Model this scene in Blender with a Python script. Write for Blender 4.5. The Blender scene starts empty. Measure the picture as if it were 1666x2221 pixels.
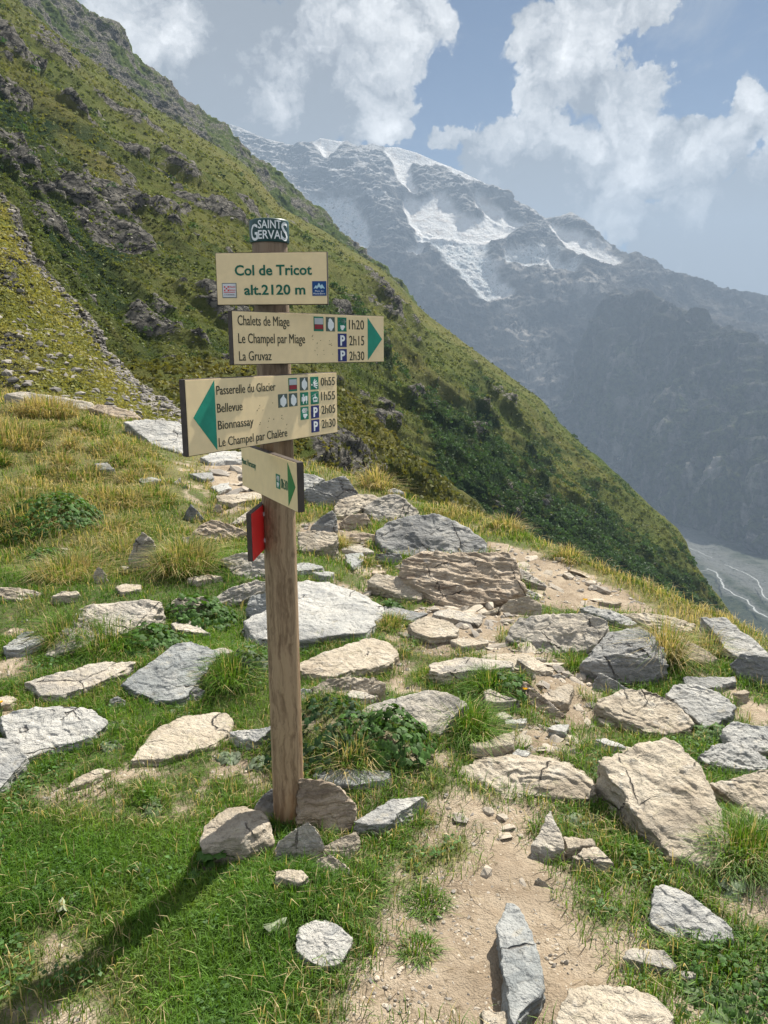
import bpy, bmesh, math, random
import numpy as np
from mathutils import Vector, Matrix
random.seed(7); RNG = np.random.default_rng(11)
SC = bpy.context.scene; COL = SC.collection
R_ = math.radians

# ------------------------------------------------------------------ camera
PITCH, ROLL, FPX, W, H, EYE = 0.2076, -0.0035, 1681.2, 1666, 2221, 1.66
CAMR = np.array([1.0, 0, 0]); CAMU = np.array([0, math.sin(PITCH), math.cos(PITCH)])
CAMF = np.array([0, math.cos(PITCH), -math.sin(PITCH)])
_c, _s = math.cos(ROLL), math.sin(ROLL)
CAMR, CAMU = CAMR*_c + CAMU*_s, CAMU*_c - CAMR*_s
EYEP = np.array([0, 0, EYE])
cd = bpy.data.cameras.new('camera'); cam = bpy.data.objects.new('camera', cd); COL.objects.link(cam)
cd.sensor_fit = 'VERTICAL'; cd.sensor_height = 36; cd.lens = 36*FPX/H
cd.clip_start = 0.05; cd.clip_end = 40000
M = Matrix((tuple(CAMR), tuple(CAMU), tuple(-CAMF))).transposed().to_4x4(); M.translation = Vector(EYEP)
cam.matrix_world = M; SC.camera = cam
SC.render.engine = 'CYCLES'
SC.cycles.use_denoising = True
SC.cycles.max_bounces = 6; SC.cycles.diffuse_bounces = 3; SC.cycles.transmission_bounces = 4
SC.cycles.volume_bounces = 0; SC.cycles.transparent_max_bounces = 6
SC.view_settings.view_transform = 'Standard'; SC.view_settings.look = 'None'
SC.view_settings.gamma = 1; SC.view_settings.use_curve_mapping = False
SC.view_settings.exposure = 1.32

SUN_EL, SUN_AZ = R_(50), R_(36)          # azimuth clockwise from +Y (towards +X)
SUND = np.array([math.sin(SUN_AZ)*math.cos(SUN_EL), math.cos(SUN_AZ)*math.cos(SUN_EL), math.sin(SUN_EL)])
sl = bpy.data.lights.new('sun', 'SUN'); sun = bpy.data.objects.new('sun', sl); COL.objects.link(sun)
sl.energy = 5.0; sl.angle = R_(0.6); sl.color = (1.0, 0.94, 0.83)
sun.rotation_euler = Vector(SUND).to_track_quat('Z', 'Y').to_euler()

def raydir(px, py):
    px = np.asarray(px, float); py = np.asarray(py, float)
    d = CAMF + ((px-W/2)/FPX)[..., None]*CAMR - ((py-H/2)/FPX)[..., None]*CAMU
    return d
def at(px, py, dist):                      # point on the sight line at a horizontal distance
    d = raydir(px, py); h = np.sqrt(d[..., 0]**2 + d[..., 1]**2)
    return EYEP + d*(np.asarray(dist, float)/h)[..., None]

# ------------------------------------------------------------------ node helpers
class NT:
    def __init__(s, nt): s.nt = nt; s.n = nt.nodes; s.l = nt.links
    def new(s, t, **k):
        nd = s.n.new(t)
        for a, v in k.items(): setattr(nd, a, v)
        return nd
    def put(s, sock, v):
        if v is None: return
        if isinstance(v, bpy.types.NodeSocket): s.l.new(v, sock)
        else:
            try: sock.default_value = v
            except Exception: sock.default_value = (*v, 1)
    def math(s, op, a, b=None, c=None, clamp=False):
        nd = s.new('ShaderNodeMath', operation=op); nd.use_clamp = clamp
        s.put(nd.inputs[0], a); s.put(nd.inputs[1], b); s.put(nd.inputs[2], c); return nd.outputs[0]
    def vec(s, op, a, b=None, scale=None):
        nd = s.new('ShaderNodeVectorMath', operation=op)
        s.put(nd.inputs[0], a); s.put(nd.inputs[1], b)
        if scale is not None: s.put(nd.inputs['Scale'], scale)
        return nd.outputs['Value'] if op in ('LENGTH', 'DISTANCE', 'DOT_PRODUCT') else nd.outputs[0]
    def noise(s, v, scale, detail=4, rough=.5, dist=0., col=False):
        nd = s.new('ShaderNodeTexNoise'); s.put(nd.inputs['Vector'], v)
        nd.inputs['Scale'].default_value = scale; nd.inputs['Detail'].default_value = detail
        nd.inputs['Roughness'].default_value = rough; nd.inputs['Distortion'].default_value = dist
        return nd.outputs['Color'] if col else nd.outputs[0]
    def voro(s, v, scale, feature='F1', out='Distance', rnd=1.):
        nd = s.new('ShaderNodeTexVoronoi', feature=feature); s.put(nd.inputs['Vector'], v)
        nd.inputs['Scale'].default_value = scale; nd.inputs['Randomness'].default_value = rnd
        return nd.outputs[out]
    def mapr(s, v, a, b, c=0., d=1., smooth=True):
        nd = s.new('ShaderNodeMapRange', interpolation_type='SMOOTHSTEP' if smooth else 'LINEAR')
        s.put(nd.inputs[0], v)
        for i, x in enumerate((a, b, c, d)): s.put(nd.inputs[1+i], x)
        return nd.outputs[0]
    def mix(s, f, a, b, mode='MIX'):
        nd = s.new('ShaderNodeMix', data_type='RGBA', blend_type=mode)
        s.put(nd.inputs[0], f)
        for sk, v in ((nd.inputs[6], a), (nd.inputs[7], b)):
            if isinstance(v, bpy.types.NodeSocket): s.l.new(v, sk)
            else: sk.default_value = (*v[:3], 1)
        return nd.outputs[2]
    def mapping(s, v, scale=(1, 1, 1), rot=(0, 0, 0)):
        nd = s.new('ShaderNodeMapping'); s.put(nd.inputs[0], v)
        nd.inputs['Scale'].default_value = scale; nd.inputs['Rotation'].default_value = rot
        return nd.outputs[0]
    def attr(s, name, out='Fac'):
        nd = s.new('ShaderNodeAttribute', attribute_name=name); return nd.outputs[out]
    def bump(s, h, strength=.5, dist=.01, normal=None):
        nd = s.new('ShaderNodeBump'); s.put(nd.inputs['Height'], h)
        nd.inputs['Strength'].default_value = strength; nd.inputs['Distance'].default_value = dist
        if normal is not None: s.l.new(normal, nd.inputs['Normal'])
        return nd.outputs[0]
def material(name):
    m = bpy.data.materials.new(name); m.use_nodes = True
    t = NT(m.node_tree); b = t.n['Principled BSDF']
    b.inputs['Roughness'].default_value = .85; b.inputs['Specular IOR Level'].default_value = .2
    return m, t, b
def plain(name, col, rough=.6, spec=.3, var=.0, metal=0.):
    m, t, b = material(name)
    b.inputs['Roughness'].default_value = rough; b.inputs['Specular IOR Level'].default_value = spec
    b.inputs['Metallic'].default_value = metal
    tc = t.new('ShaderNodeTexCoord').outputs['Object']
    n = t.noise(tc, 30, 5, .6)
    c = t.mix(t.mapr(n, .35, .7), tuple(x*(1-var) for x in col), col)
    t.put(b.inputs['Base Color'], c)
    return m

# ------------------------------------------------------------------ world: sky + clouds
wd = bpy.data.worlds.new('World'); SC.world = wd; wd.use_nodes = True
t = NT(wd.node_tree); bg = t.n['Background']
dirv = t.vec('NORMALIZE', t.new('ShaderNodeTexCoord').outputs['Generated'])
sky = t.new('ShaderNodeTexSky', sky_type='NISHITA'); sky.sun_disc = False
sky.sun_elevation = SUN_EL; sky.sun_rotation = SUN_AZ; sky.altitude = 2100; sky.air_density = 1.0; sky.dust_density = 1.5
CLOUDS = [(200,30,110),(330,60,190),(480,100,220),(640,120,230),(720,200,190),(620,290,170),(820,60,150),(800,200,105),(930,30,80),(845,275,55),(400,260,170),
 (1180,70,85),(1290,50,105),(1390,30,60),(1190,200,95),(1290,190,110),(1050,330,110),(960,310,42),(1160,360,180),(1370,220,105),(1350,400,190),(1500,300,85),
 (1640,240,85),(1570,320,100),(1500,470,180),(1660,450,180),(1600,640,190),(1750,620,220),(1450,560,140)]
warp = t.vec('SCALE', t.vec('SUBTRACT', t.noise(dirv, 7, 5, .62, col=True), (.5, .5, .5)), scale=.10)
warp2 = t.vec('SCALE', t.vec('SUBTRACT', t.noise(dirv, 26, 6, .66, col=True), (.5, .5, .5)), scale=.042)
wdv = t.vec('ADD', t.vec('ADD', dirv, warp), warp2)
dens = None
for (px, py, r) in CLOUDS:
    d = raydir(px, py); d = d/np.linalg.norm(d)
    dist = t.vec('DISTANCE', wdv, tuple(float(x) for x in d))
    k = t.math('SUBTRACT', 1.0, t.math('DIVIDE', dist, r/FPX*.93))
    dens = k if dens is None else t.math('SMOOTH_MAX', dens, k, .12)
away = t.mapr(t.vec('DOT_PRODUCT', dirv, tuple(float(x) for x in CAMF)), .80, .62)      # beyond the frame: unseen broken cover, added for fill light
gen = t.math('SUBTRACT', t.math('MULTIPLY', t.noise(dirv, 2.2, 6, .55), 3.2), 1.35)
gen = t.math('ADD', t.math('MULTIPLY', gen, away), t.math('MULTIPLY', t.math('SUBTRACT', away, 1), 2))
dens = t.math('MAXIMUM', dens, gen)
fine = t.noise(dirv, 14, 8, .62)
def billow(sc, off):
    v = t.new('ShaderNodeTexVoronoi', feature='F1'); t.put(v.inputs['Vector'], t.vec('ADD', wdv, (off, 0, 0)))
    v.inputs['Scale'].default_value = sc; v.inputs['Detail'].default_value = 2; v.inputs['Roughness'].default_value = .55; v.inputs['Lacunarity'].default_value = 2.3
    return t.math('SUBTRACT', .45, v.outputs['Distance'])
bil2 = t.math('ADD', billow(19, 0), t.math('MULTIPLY', billow(46, .3), .6))
bil = t.math('ADD', billow(19, 0), t.math('MULTIPLY', t.math('SUBTRACT', fine, .5), .5))
dens2 = t.math('ADD', dens, t.math('MULTIPLY', bil, .50))
cover = t.mapr(dens2, -.05, .10)
puff = t.noise(t.vec('ADD', dirv, t.vec('SCALE', warp2, scale=1.5)), 11, 8, .6)
BRIGHT = [(870,70,100),(900,190,75),(850,280,80),(945,25,70),(960,310,45),(1030,260,80),(1120,200,90),(1160,70,80),(1240,130,90),(1330,110,80),(1400,120,60),(1420,260,80),(1330,230,60),(1640,225,80),(1580,270,60),(1530,230,40),
 (1345,485,55),(1400,400,90),(230,60,110),(330,90,80),(730,60,70),(600,190,60),(1640,330,60),(1500,330,60),(1280,325,35)]
lit = None
for (px, py, r) in BRIGHT:
    d = raydir(px, py); d = d/np.linalg.norm(d)
    k = t.math('SUBTRACT', 1.0, t.math('DIVIDE', t.vec('DISTANCE', wdv, tuple(float(x) for x in d)), r/FPX*1.35))
    lit = k if lit is None else t.math('SMOOTH_MAX', lit, k, .25)
lit = t.math('MAXIMUM', lit, t.math('SUBTRACT', t.math('MULTIPLY', away, 3.0), 1.5))  # unseen clouds whitened to raise the ambient light
lit = t.math('ADD', lit, t.math('ADD', t.math('MULTIPLY', bil2, .75), t.math('MULTIPLY', t.math('SUBTRACT', puff, .5), 3.0)))
CL_W, CL_G = (7.4, 7.3, 7.1), (1.2, 1.28, 1.4)
ccol = t.mix(t.mapr(lit, -.55, 1.75, smooth=False), CL_G, CL_W)
wisps = t.math('MULTIPLY', t.mapr(t.noise(t.mapping(dirv, (1, 1, 2.2)), 6, 9, .68, .6), .5, .78), .55)
skyc = t.mix(1.0, sky.outputs[0], (.14, .19, .235), 'MULTIPLY')
skyc = t.mix(wisps, skyc, (2.2, 2.3, 2.4))
t.put(bg.inputs['Color'], t.mix(cover, skyc, ccol)); bg.inputs['Strength'].default_value = .10

# ------------------------------------------------------------------ numpy noise
_perm = np.random.default_rng(5).permutation(256); _perm = np.concatenate([_perm, _perm, _perm])
_g = np.random.default_rng(6).normal(size=(256, 3)); _g /= np.linalg.norm(_g, axis=1)[:, None]
def perlin(P):
    P = np.asarray(P, float); sh = P.shape[:-1]; P = P.reshape(-1, 3)
    I = np.floor(P).astype(np.int64); Fr = P - I; I &= 255
    u = Fr*Fr*Fr*(Fr*(Fr*6-15)+10); out = np.zeros(len(P))
    for dx in (0, 1):
        wx = u[:, 0] if dx else 1-u[:, 0]
        for dy in (0, 1):
            wy = u[:, 1] if dy else 1-u[:, 1]
            for dz in (0, 1):
                wz = u[:, 2] if dz else 1-u[:, 2]
                h = _perm[_perm[_perm[(I[:, 0]+dx) & 255] + ((I[:, 1]+dy) & 255)] + ((I[:, 2]+dz) & 255)]
                out += wx*wy*wz*((Fr - (dx, dy, dz))*_g[h]).sum(1)
    return out.reshape(sh)*1.5
def fbm(P, o=4, g=.5, lac=2.03):
    P = np.asarray(P, float); a = 1.; s = 0; n = 0
    for i in range(o):
        s = s + a*perlin(P + 17.3*i); n += a; a *= g; P = P*lac
    return s/n
def ridged(P, o=4, g=.55, lac=2.1):
    P = np.asarray(P, float); a = 1.; s = 0; n = 0
    for i in range(o):
        s = s + a*(1-2*np.abs(perlin(P + 9.1*i))); n += a; a *= g; P = P*lac
    return s/n
def sstep(a, b, x):
    k = np.clip((x-a)/(b-a), 0, 1); return k*k*(3-2*k)
def inpoly(x, y, poly):
    x = np.asarray(x); y = np.asarray(y); r = np.zeros(x.shape, bool); n = len(poly)
    for i in range(n):
        x0, y0 = poly[i]; x1, y1 = poly[(i+1) % n]
        if y0 == y1: continue
        c = (y0 > y) != (y1 > y)
        r ^= c & (x < (x1-x0)*(y-y0)/(y1-y0)+x0)
    return r
def polydist(x, y, poly, closed=True):
    d = np.full(np.shape(x), 1e9); n = len(poly)
    for i in range(n if closed else n-1):
        (x0, y0), (x1, y1) = poly[i], poly[(i+1) % n]
        dx, dy = x1-x0, y1-y0
        k = np.clip(((x-x0)*dx+(y-y0)*dy)/max(dx*dx+dy*dy, 1e-12), 0, 1)
        d = np.minimum(d, np.hypot(x-x0-k*dx, y-y0-k*dy))
    return d
def sd(x, y, poly):                         # > 0 inside
    d = polydist(x, y, poly); return np.where(inpoly(x, y, poly), d, -d)

# ------------------------------------------------------------------ mesh helpers
def link(name, me, mat=None, parent=None, loc=None):
    o = bpy.data.objects.new(name, me)
    if mat: me.materials.append(mat)
    COL.objects.link(o)
    if loc is not None: o.location = loc
    if parent: o.parent = parent
    return o
def np_mesh(name, V, Fq, smooth=True, attrs=None):
    """V (n,3); Fq list of int arrays (m,3) or (m,4)"""
    me = bpy.data.meshes.new(name); V = np.asarray(V, np.float32)
    Fq = [f for f in (Fq if isinstance(Fq, list) else [Fq]) if len(f)]
    loops = np.concatenate([f.ravel() for f in Fq]).astype(np.int32)
    tot = np.concatenate([np.full(len(f), f.shape[1], np.int32) for f in Fq])
    me.vertices.add(len(V)); me.vertices.foreach_set('co', V.ravel())
    me.loops.add(len(loops)); me.loops.foreach_set('vertex_index', loops)
    st = np.concatenate([[0], np.cumsum(tot)[:-1]]).astype(np.int32)
    me.polygons.add(len(tot)); me.polygons.foreach_set('loop_start', st); me.polygons.foreach_set('loop_total', tot)
    me.polygons.foreach_set('use_smooth', np.full(len(tot), smooth))
    for k, a in (attrs or {}).items():
        a = np.asarray(a, np.float32)
        if a.ndim == 1:
            at_ = me.attributes.new(k, 'FLOAT', 'POINT'); at_.data.foreach_set('value', a)
        else:
            if a.shape[1] == 3: a = np.c_[a, np.ones(len(a), np.float32)]
            at_ = me.attributes.new(k, 'FLOAT_COLOR', 'POINT'); at_.data.foreach_set('color', a.astype(np.float32).ravel())
    me.update(); me.validate(); return me
def grid_faces(n, m):
    i = np.arange(n-1)[:, None]*m + np.arange(m-1)[None]
    i = i.ravel(); return np.stack([i, i+1, i+m+1, i+m], 1)
def tag(o, label=None, cat=None, group=None, kind=None):
    if label: o['label'] = label
    if cat: o['category'] = cat
    if group: o['group'] = group
    if kind: o['kind'] = kind
    return o

# ------------------------------------------------------------------ near ground (polar sheet round the viewer)
CREST = [(-700,800,15),(-300,822,16.5),(0,848,16),(150,868,15),(280,905,13.5),(400,962,12),(470,985,11.5),(560,990,11),(640,1000,10.6),(700,1012,10),(770,1040,9.2),
 (870,1082,8.4),(1000,1118,7.6),(1060,1138,7.2),(1200,1195,6.5),(1300,1236,6.1),(1400,1278,5.7),(1500,1326,5.25),(1600,1366,4.9),(1666,1400,4.7),(1900,1500,4.4),(2400,1700,4.2)]
_cp = np.array(CREST, float); _cd = raydir(_cp[:, 0], _cp[:, 1])
C_TH = np.arctan2(_cd[:, 0], _cd[:, 1]); C_R = _cp[:, 2]; C_Z = EYE + C_R*_cd[:, 2]/np.hypot(_cd[:, 0], _cd[:, 1])
MOUNDS = []
def gbase(x, y):
    x = np.asarray(x, float); y = np.asarray(y, float)
    th = np.arctan2(x, y); r = np.hypot(x, y)
    rc = np.interp(th, C_TH, C_R); zc = np.interp(th, C_TH, C_Z)
    k = np.clip((r-2.4)/(rc-2.4), 0, None)
    z = zc*np.minimum(k, 1)**1.25
    drop = np.interp(th, C_TH, np.interp(C_R, [4.2, 10, 16], [.75, .6, .22]))
    e = np.maximum(r-rc, 0); z = z - drop*e*e/(e+.35)
    P = np.stack([x, y, 0*x], -1)
    amp = sstep(.8, 3.2, r)*.055*(1-.6*sstep(.75, 1., k))*(1+1.3*sstep(.02, -.2, th)*sstep(4, 6.5, r))
    z = z + amp*fbm(P*.8, 3)*1.6 + .018*fbm(P*3.1+5, 3)
    return z
def gz(x, y):
    z = gbase(x, y)
    for (mx, my, mr, mh) in MOUNDS:
        z = z + mh*np.exp(-((np.asarray(x)-mx)**2+(np.asarray(y)-my)**2)/(mr*mr))
    return z
_RR = np.geomspace(.9, 60, 520)
def hit(px, py, h=0., fn=None):
    fn = fn or gz
    d = raydir(px, py); d = d/np.hypot(d[0], d[1])
    z = EYE + d[2]*_RR; g = fn(d[0]*_RR, d[1]*_RR) + h
    i = np.nonzero(z < g)[0]
    if len(i) == 0:                              # over the crest: closest approach
        j = int(np.argmin(z-g)); r = _RR[j]
    else:
        j = max(i[0], 1); a, b = (z-g)[j-1], (z-g)[j]; r = _RR[j-1] + (_RR[j]-_RR[j-1])*a/(a-b)
    return EYEP + d*r
for (px, py, mr, mh) in [(800,1640,.30,.10),(700,1560,.28,.10),(500,1480,.28,.10),(430,1270,.45,.12),(1060,1500,.25,.07),(240,1340,.5,.10),(120,1120,.6,.16),(700,1240,.4,.05),
                         (300,1020,.7,.10),(60,960,.9,.12),(620,1930,.30,.05),(1620,1850,.3,.06),(1440,1440,.3,.05)]:
    p = hit(px, py, 0, gbase); MOUNDS.append((p[0], p[1], mr, mh))
def gpoly(pts):
    return [tuple(hit(x, y)[:2]) for x, y in pts]
DIRT = [gpoly(p) for p in (
 [(700,2260),(745,2110),(845,1985),(850,1930),(930,1905),(1045,1850),(1000,1790),(880,1740),(985,1715),(1080,1745),(1190,1745),(1170,1800),(1190,1860),(1265,1890),(1245,1970),(1300,2030),(1390,2010),(1400,2070),(1350,2130),(1440,2260)],
 [(860,1370),(900,1330),(1000,1300),(1140,1325),(1090,1390),(1180,1420),(1300,1480),(1290,1570),(1200,1580),(1140,1500),(1100,1430),(930,1420)],
 [(1050,1175),(1130,1190),(1230,1222),(1290,1258),(1380,1296),(1410,1325),(1300,1335),(1170,1310),(1150,1265),(1130,1235)],
 [(1540,1470),(1640,1520),(1700,1560),(1700,1620),(1610,1560)],
 [(1570,1950),(1700,1900),(1700,2010),(1590,2020)], [(1540,2150),(1700,2090),(1700,2260),(1560,2260)],
 [(-20,1440),(50,1430),(40,1460),(-20,1470)], [(100,2060),(150,2045),(160,2080),(105,2110)], [(80,2200),(160,2195),(170,2240),(70,2240)],
 [(90,1720),(160,1700),(250,1670),(300,1660),(230,1720),(120,1740)], [(1060,1545),(1130,1560),(1270,1600),(1240,1640),(1110,1620)],
 [(455,985),(560,990),(580,1080),(470,1085),(450,1040)], [(645,1140),(760,1120),(800,1200),(840,1260),(800,1280),(740,1200),(650,1190)])]
TROD = [gpoly(p) for p in ([(985,1745),(1180,1690),(1290,1720),(1420,1830),(1500,1900),(1420,2060),(1270,1980),(1190,1860),(1060,1800)], [(820,1720),(1000,1700),(1060,1800),(960,1900),(830,1900),(770,1800)], [(1030,1560),(1300,1590),(1290,1680),(1030,1680)], [(400,1640),(560,1620),(580,1740),(420,1760),(180,1740),(200,1690)], [(30,2190),(200,2180),(220,2260),(30,2260)], [(1440,2060),(1700,2020),(1700,2260),(1440,2260)], [(650,1540),(700,1250),(860,1300),(900,1480),(1000,1700),(760,1700)], [(380,1000),(480,960),(560,1150),(420,1150)])]
def dirtness(x, y):
    v = np.full(np.shape(x), -9.)
    for p in DIRT:
        xs = [q[0] for q in p]; ys = [q[1] for q in p]
        sel = (x > min(xs)-.6) & (x < max(xs)+.6) & (y > min(ys)-.6) & (y < max(ys)+.6)
        if sel.any(): v[sel] = np.maximum(v[sel], sd(x[sel], y[sel], p))
    P = np.stack([x, y, 0*x], -1)
    v = v + (.11*fbm(P*5, 4) + .05*fbm(P*16, 3))*np.clip(np.hypot(x, y)/3, .8, 1.8)
    for p in TROD:
        xs = [q[0] for q in p]; ys = [q[1] for q in p]
        sel = (x > min(xs)-.3) & (x < max(xs)+.3) & (y > min(ys)-.3) & (y < max(ys)+.3)
        if sel.any(): v[sel] = np.maximum(v[sel], np.minimum(sd(x[sel], y[sel], p), .30*fbm(P[sel]*5.5+3, 4) - .035))
    v = np.maximum(v, (fbm(P*1.7+31, 4)-.46)*1.3)
    return v
def dryness(x, y):
    th = np.arctan2(x, y); r = np.hypot(x, y)
    rc = np.interp(th, C_TH, C_R)
    left = sstep(4.6, 8.0, r)*sstep(.12, -.25, th)
    crest = sstep(.82, .98, r/rc)*.5
    P = np.stack([x, y, 0*x], -1)
    return np.clip(np.maximum(left*.50, crest) + .8*fbm(P*1.3+3, 4) + .04, 0, 1)
NT_, NR = 900, 620
th = np.linspace(R_(-50), R_(50), NT_); rr = np.geomspace(.5, 46, NR)
TH, RG = np.meshgrid(th, rr, indexing='ij')
X, Y = RG*np.sin(TH), RG*np.cos(TH)
xf, yf = X.ravel(), Y.ravel()
Z = gz(xf, yf); drt = dirtness(xf, yf); dry = dryness(xf, yf)
P = np.stack([xf, yf, Z], -1)
Z = Z + sstep(.0, .1, drt)*(.012*fbm(P*3.7+8, 3) + .006*ridged(P*11, 3))
Z = Z + .007*fbm(P*14, 4)*np.minimum(1.5, RG.ravel()/2.5) + .012*ridged(P*5, 3)*sstep(-.05, .08, -drt)*.6
me = np_mesh('ground', np.stack([xf, yf, Z], -1), grid_faces(NT_, NR)[:, ::-1], attrs={'dirt': drt, 'dry': dry})
m, t, b = material('soil_and_turf')
tc = t.new('ShaderNodeTexCoord').outputs['Object']
n1 = t.noise(tc, 2.2, 6, .6); n2 = t.noise(tc, 38, 6, .65); n3 = t.noise(tc, 9, 5, .6)
soil = t.mix(t.mapr(n1, .32, .68), (.225, .178, .128), (.36, .297, .222))
soil = t.mix(t.math('MULTIPLY', t.mapr(n3, .44, .62), .5), soil, (.20, .15, .10)); soil = t.mix(t.mapr(n2, .44, .30), soil, (.13, .10, .065))
soil = t.mix(t.math('MULTIPLY', t.mapr(t.voro(tc, 55), .22, .12), t.mapr(n3, .45, .6)), soil, (.42, .37, .30))
turf = t.mix(t.attr('dry'), (.05, .09, .018), (.20, .17, .07))
turf = t.mix(t.mapr(n2, .4, .7), turf, (.10, .085, .045))
f = t.math('ADD', t.attr('dirt'), t.math('MULTIPLY', t.math('SUBTRACT', n2, .5), .12))
t.put(b.inputs['Base Color'], t.mix(t.mapr(f, -.05, .03), turf, soil))
b.inputs['Roughness'].default_value = .95
bh = t.math('ADD', t.math('MULTIPLY', n2, .6), t.math('ADD', t.math('MULTIPLY', t.voro(tc, 55), -.35), t.noise(tc, 150, 3, .6)))
t.put(b.inputs['Normal'], t.bump(bh, .8, .012))
ground = tag(link('ground', me, m), kind='structure')
HAZE_D = 1.35e-4

# ------------------------------------------------------------------ hillsides and mountains
def resample(row, n):
    a = np.array(row, float); s = np.r_[0, np.cumsum(np.hypot(np.diff(a[:, 0]), np.diff(a[:, 1])))]
    k = np.linspace(0, s[-1], n)
    return np.stack([np.interp(k, s, a[:, 0]), np.interp(k, s, a[:, 1]), np.interp(k, s, 1/a[:, 2])], -1)
class Patch:
    def __init__(s, rows, n, counts, back=.25):
        R = [resample(r, n) for r in rows]
        seq = []; seg = []
        for i in range(len(R)-1):
            k = np.linspace(0, 1, counts[i], endpoint=(i == len(R)-2))[:, None, None]
            seq.append(R[i][None]*(1-k) + R[i+1][None]*k); seg.append(i + k[:, 0, 0])
        G = np.concatenate(seq)                        # (m, n, 3)
        s.px, s.py, s.dist = G[..., 0], G[..., 1], 1/G[..., 2]
        P = at(s.px, s.py, s.dist)
        nb = 14                                        # the far side, falling away behind the skyline
        kb = np.linspace(1, 0, nb, endpoint=False)[:, None]
        away = P[0]*[1, 1, 0]; away = away/np.linalg.norm(away, axis=1)[:, None]
        L = s.dist[0][:, None]*back
        B = np.stack([P[0] + away*L*k + np.array([0, 0, -1])*L*1.1*k*k for k in kb[:, 0]])
        s.P = np.concatenate([B, P]); e = np.ones((nb, 1))
        s.px = np.concatenate([e*s.px[:1], s.px]); s.py = np.concatenate([e*s.py[:1] - kb*40, s.py])
        s.dist = np.concatenate([e*s.dist[:1], s.dist])
        s.v = np.concatenate([-kb[:, 0]*.15, np.concatenate(seg)])[:, None] + 0*s.px
        s.u = np.linspace(0, 1, n)[None] + 0*s.px
        s.n = n; s.m = s.P.shape[0]
        s.normals()
    def normals(s):
        du = np.gradient(s.P, axis=1); dv = np.gradient(s.P, axis=0)
        N = np.cross(du, dv); N /= np.linalg.norm(N, axis=-1)[..., None]+1e-12
        if (N[s.m//2]*(EYEP-s.P[s.m//2])).sum() < 0: N = -N; s.flip = True
        else: s.flip = False
        s.N = N
    def mesh(s, name, mat, attrs, kind='structure'):
        F_ = grid_faces(s.m, s.n)
        me = np_mesh(name, s.P.reshape(-1, 3), F_ if not s.flip else F_[:, ::-1], attrs={k: v.ravel() for k, v in attrs.items()})
        return tag(link(name, me, mat), kind=kind)
def polymask(px, py, polys, soft=30, noise=None, namp=0):
    v = np.full(px.shape, -1e3)
    for p in polys: v = np.maximum(v, sd(px, py, p))
    if noise is not None: v = v + noise*namp
    return sstep(-soft, soft, v)

def hill_material(name, scale, lift=1., dk=(.026, .040, .009)):
    m, t, b = material(name)
    tc = t.new('ShaderNodeTexCoord').outputs['Object']
    tc = t.mapping(tc, (scale, scale, scale))
    n1 = t.noise(tc, .12, 6, .62); n2 = t.noise(tc, .9, 7, .68); n3 = t.noise(tc, 4, 5, .7)
    g = t.mix(t.mapr(n1, .36, .64), tuple(lift*x for x in (.050, .078, .017)), tuple(lift*x for x in (.095, .122, .028)))
    g = t.mix(t.math('MULTIPLY', t.attr('dry'), t.mapr(n2, .2, .6)), g, (.20, .175, .065))
    g = t.mix(t.mapr(t.math('ADD', n2, t.math('MULTIPLY', n3, .35)), .60, .46), g, dk)
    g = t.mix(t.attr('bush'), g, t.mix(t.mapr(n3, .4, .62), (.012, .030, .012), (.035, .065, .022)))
    rk = t.mix(t.mapr(n2, .36, .66), (.062, .062, .058), (.26, .245, .215))  # wide tone range also imitates lit facets and shaded crevices
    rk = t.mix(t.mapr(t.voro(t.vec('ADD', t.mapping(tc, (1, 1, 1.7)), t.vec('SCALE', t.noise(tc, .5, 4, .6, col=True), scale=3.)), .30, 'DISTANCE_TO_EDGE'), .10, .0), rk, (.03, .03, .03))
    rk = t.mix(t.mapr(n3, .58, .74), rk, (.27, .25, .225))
    f = t.math('ADD', t.attr('rock'), t.math('ADD', t.math('MULTIPLY', t.math('SUBTRACT', n2, .5), 1.1), t.math('MULTIPLY', t.math('SUBTRACT', n3, .5), .5)))
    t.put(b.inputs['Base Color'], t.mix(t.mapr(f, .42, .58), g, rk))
    b.inputs['Roughness'].default_value = 1; b.inputs['Specular IOR Level'].default_value = .05
    h = t.math('ADD', t.math('MULTIPLY', n2, 1.4), t.math('MULTIPLY', n3, .7))
    t.put(b.inputs['Normal'], t.bump(h, 1.0, 1.3/scale))
    return m
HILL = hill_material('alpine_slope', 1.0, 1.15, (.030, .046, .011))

# green flank sweeping down from the upper left
S1 = [(-330,-260,330),(-120,-95,330),(30,5,340),(100,60,345),(166,115,350),(221,151,360),(281,196,370),(351,251,385),(427,296,400),(502,341,415),(542,371,420),(602,452,430),(703,507,440),(753,542,445),(823,582,450),
 (868,627,455),(933,687,458),(1034,757,455),(1114,817,450),(1174,863,445),(1215,918,435),(1300,998,420),(1355,1048,405),(1384,1080,395),(1428,1124,385),(1464,1152,375),(1482,1185,370),(1507,1232,360),(1536,1275,350),(1572,1326,340),(1600,1370,335),(1640,1440,330)]
B1 = [(-420,430,95),(-100,470,90),(0,560,82),(105,700,72),(200,810,66),(271,880,62),(386,960,58),(520,1010,62),(640,1040,75),(760,1080,95),(870,1120,125),(1000,1170,150),(1140,1230,175),(1300,1310,195),(1450,1400,205),(1560,1480,210)]
C1 = [(x, y+170, d*.93) for x, y, d in B1]
h1 = Patch([S1, B1, C1], 620, [420, 30], .2)
U, V = h1.u*1750, h1.v*620
Q = np.stack([U/420, V/62, 0*U], -1)
wq = fbm(h1.P/60, 3)[..., None]
sc = np.minimum(1.15, h1.dist/300)
ribs = ridged(Q*.55 + wq*.25, 3)
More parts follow.
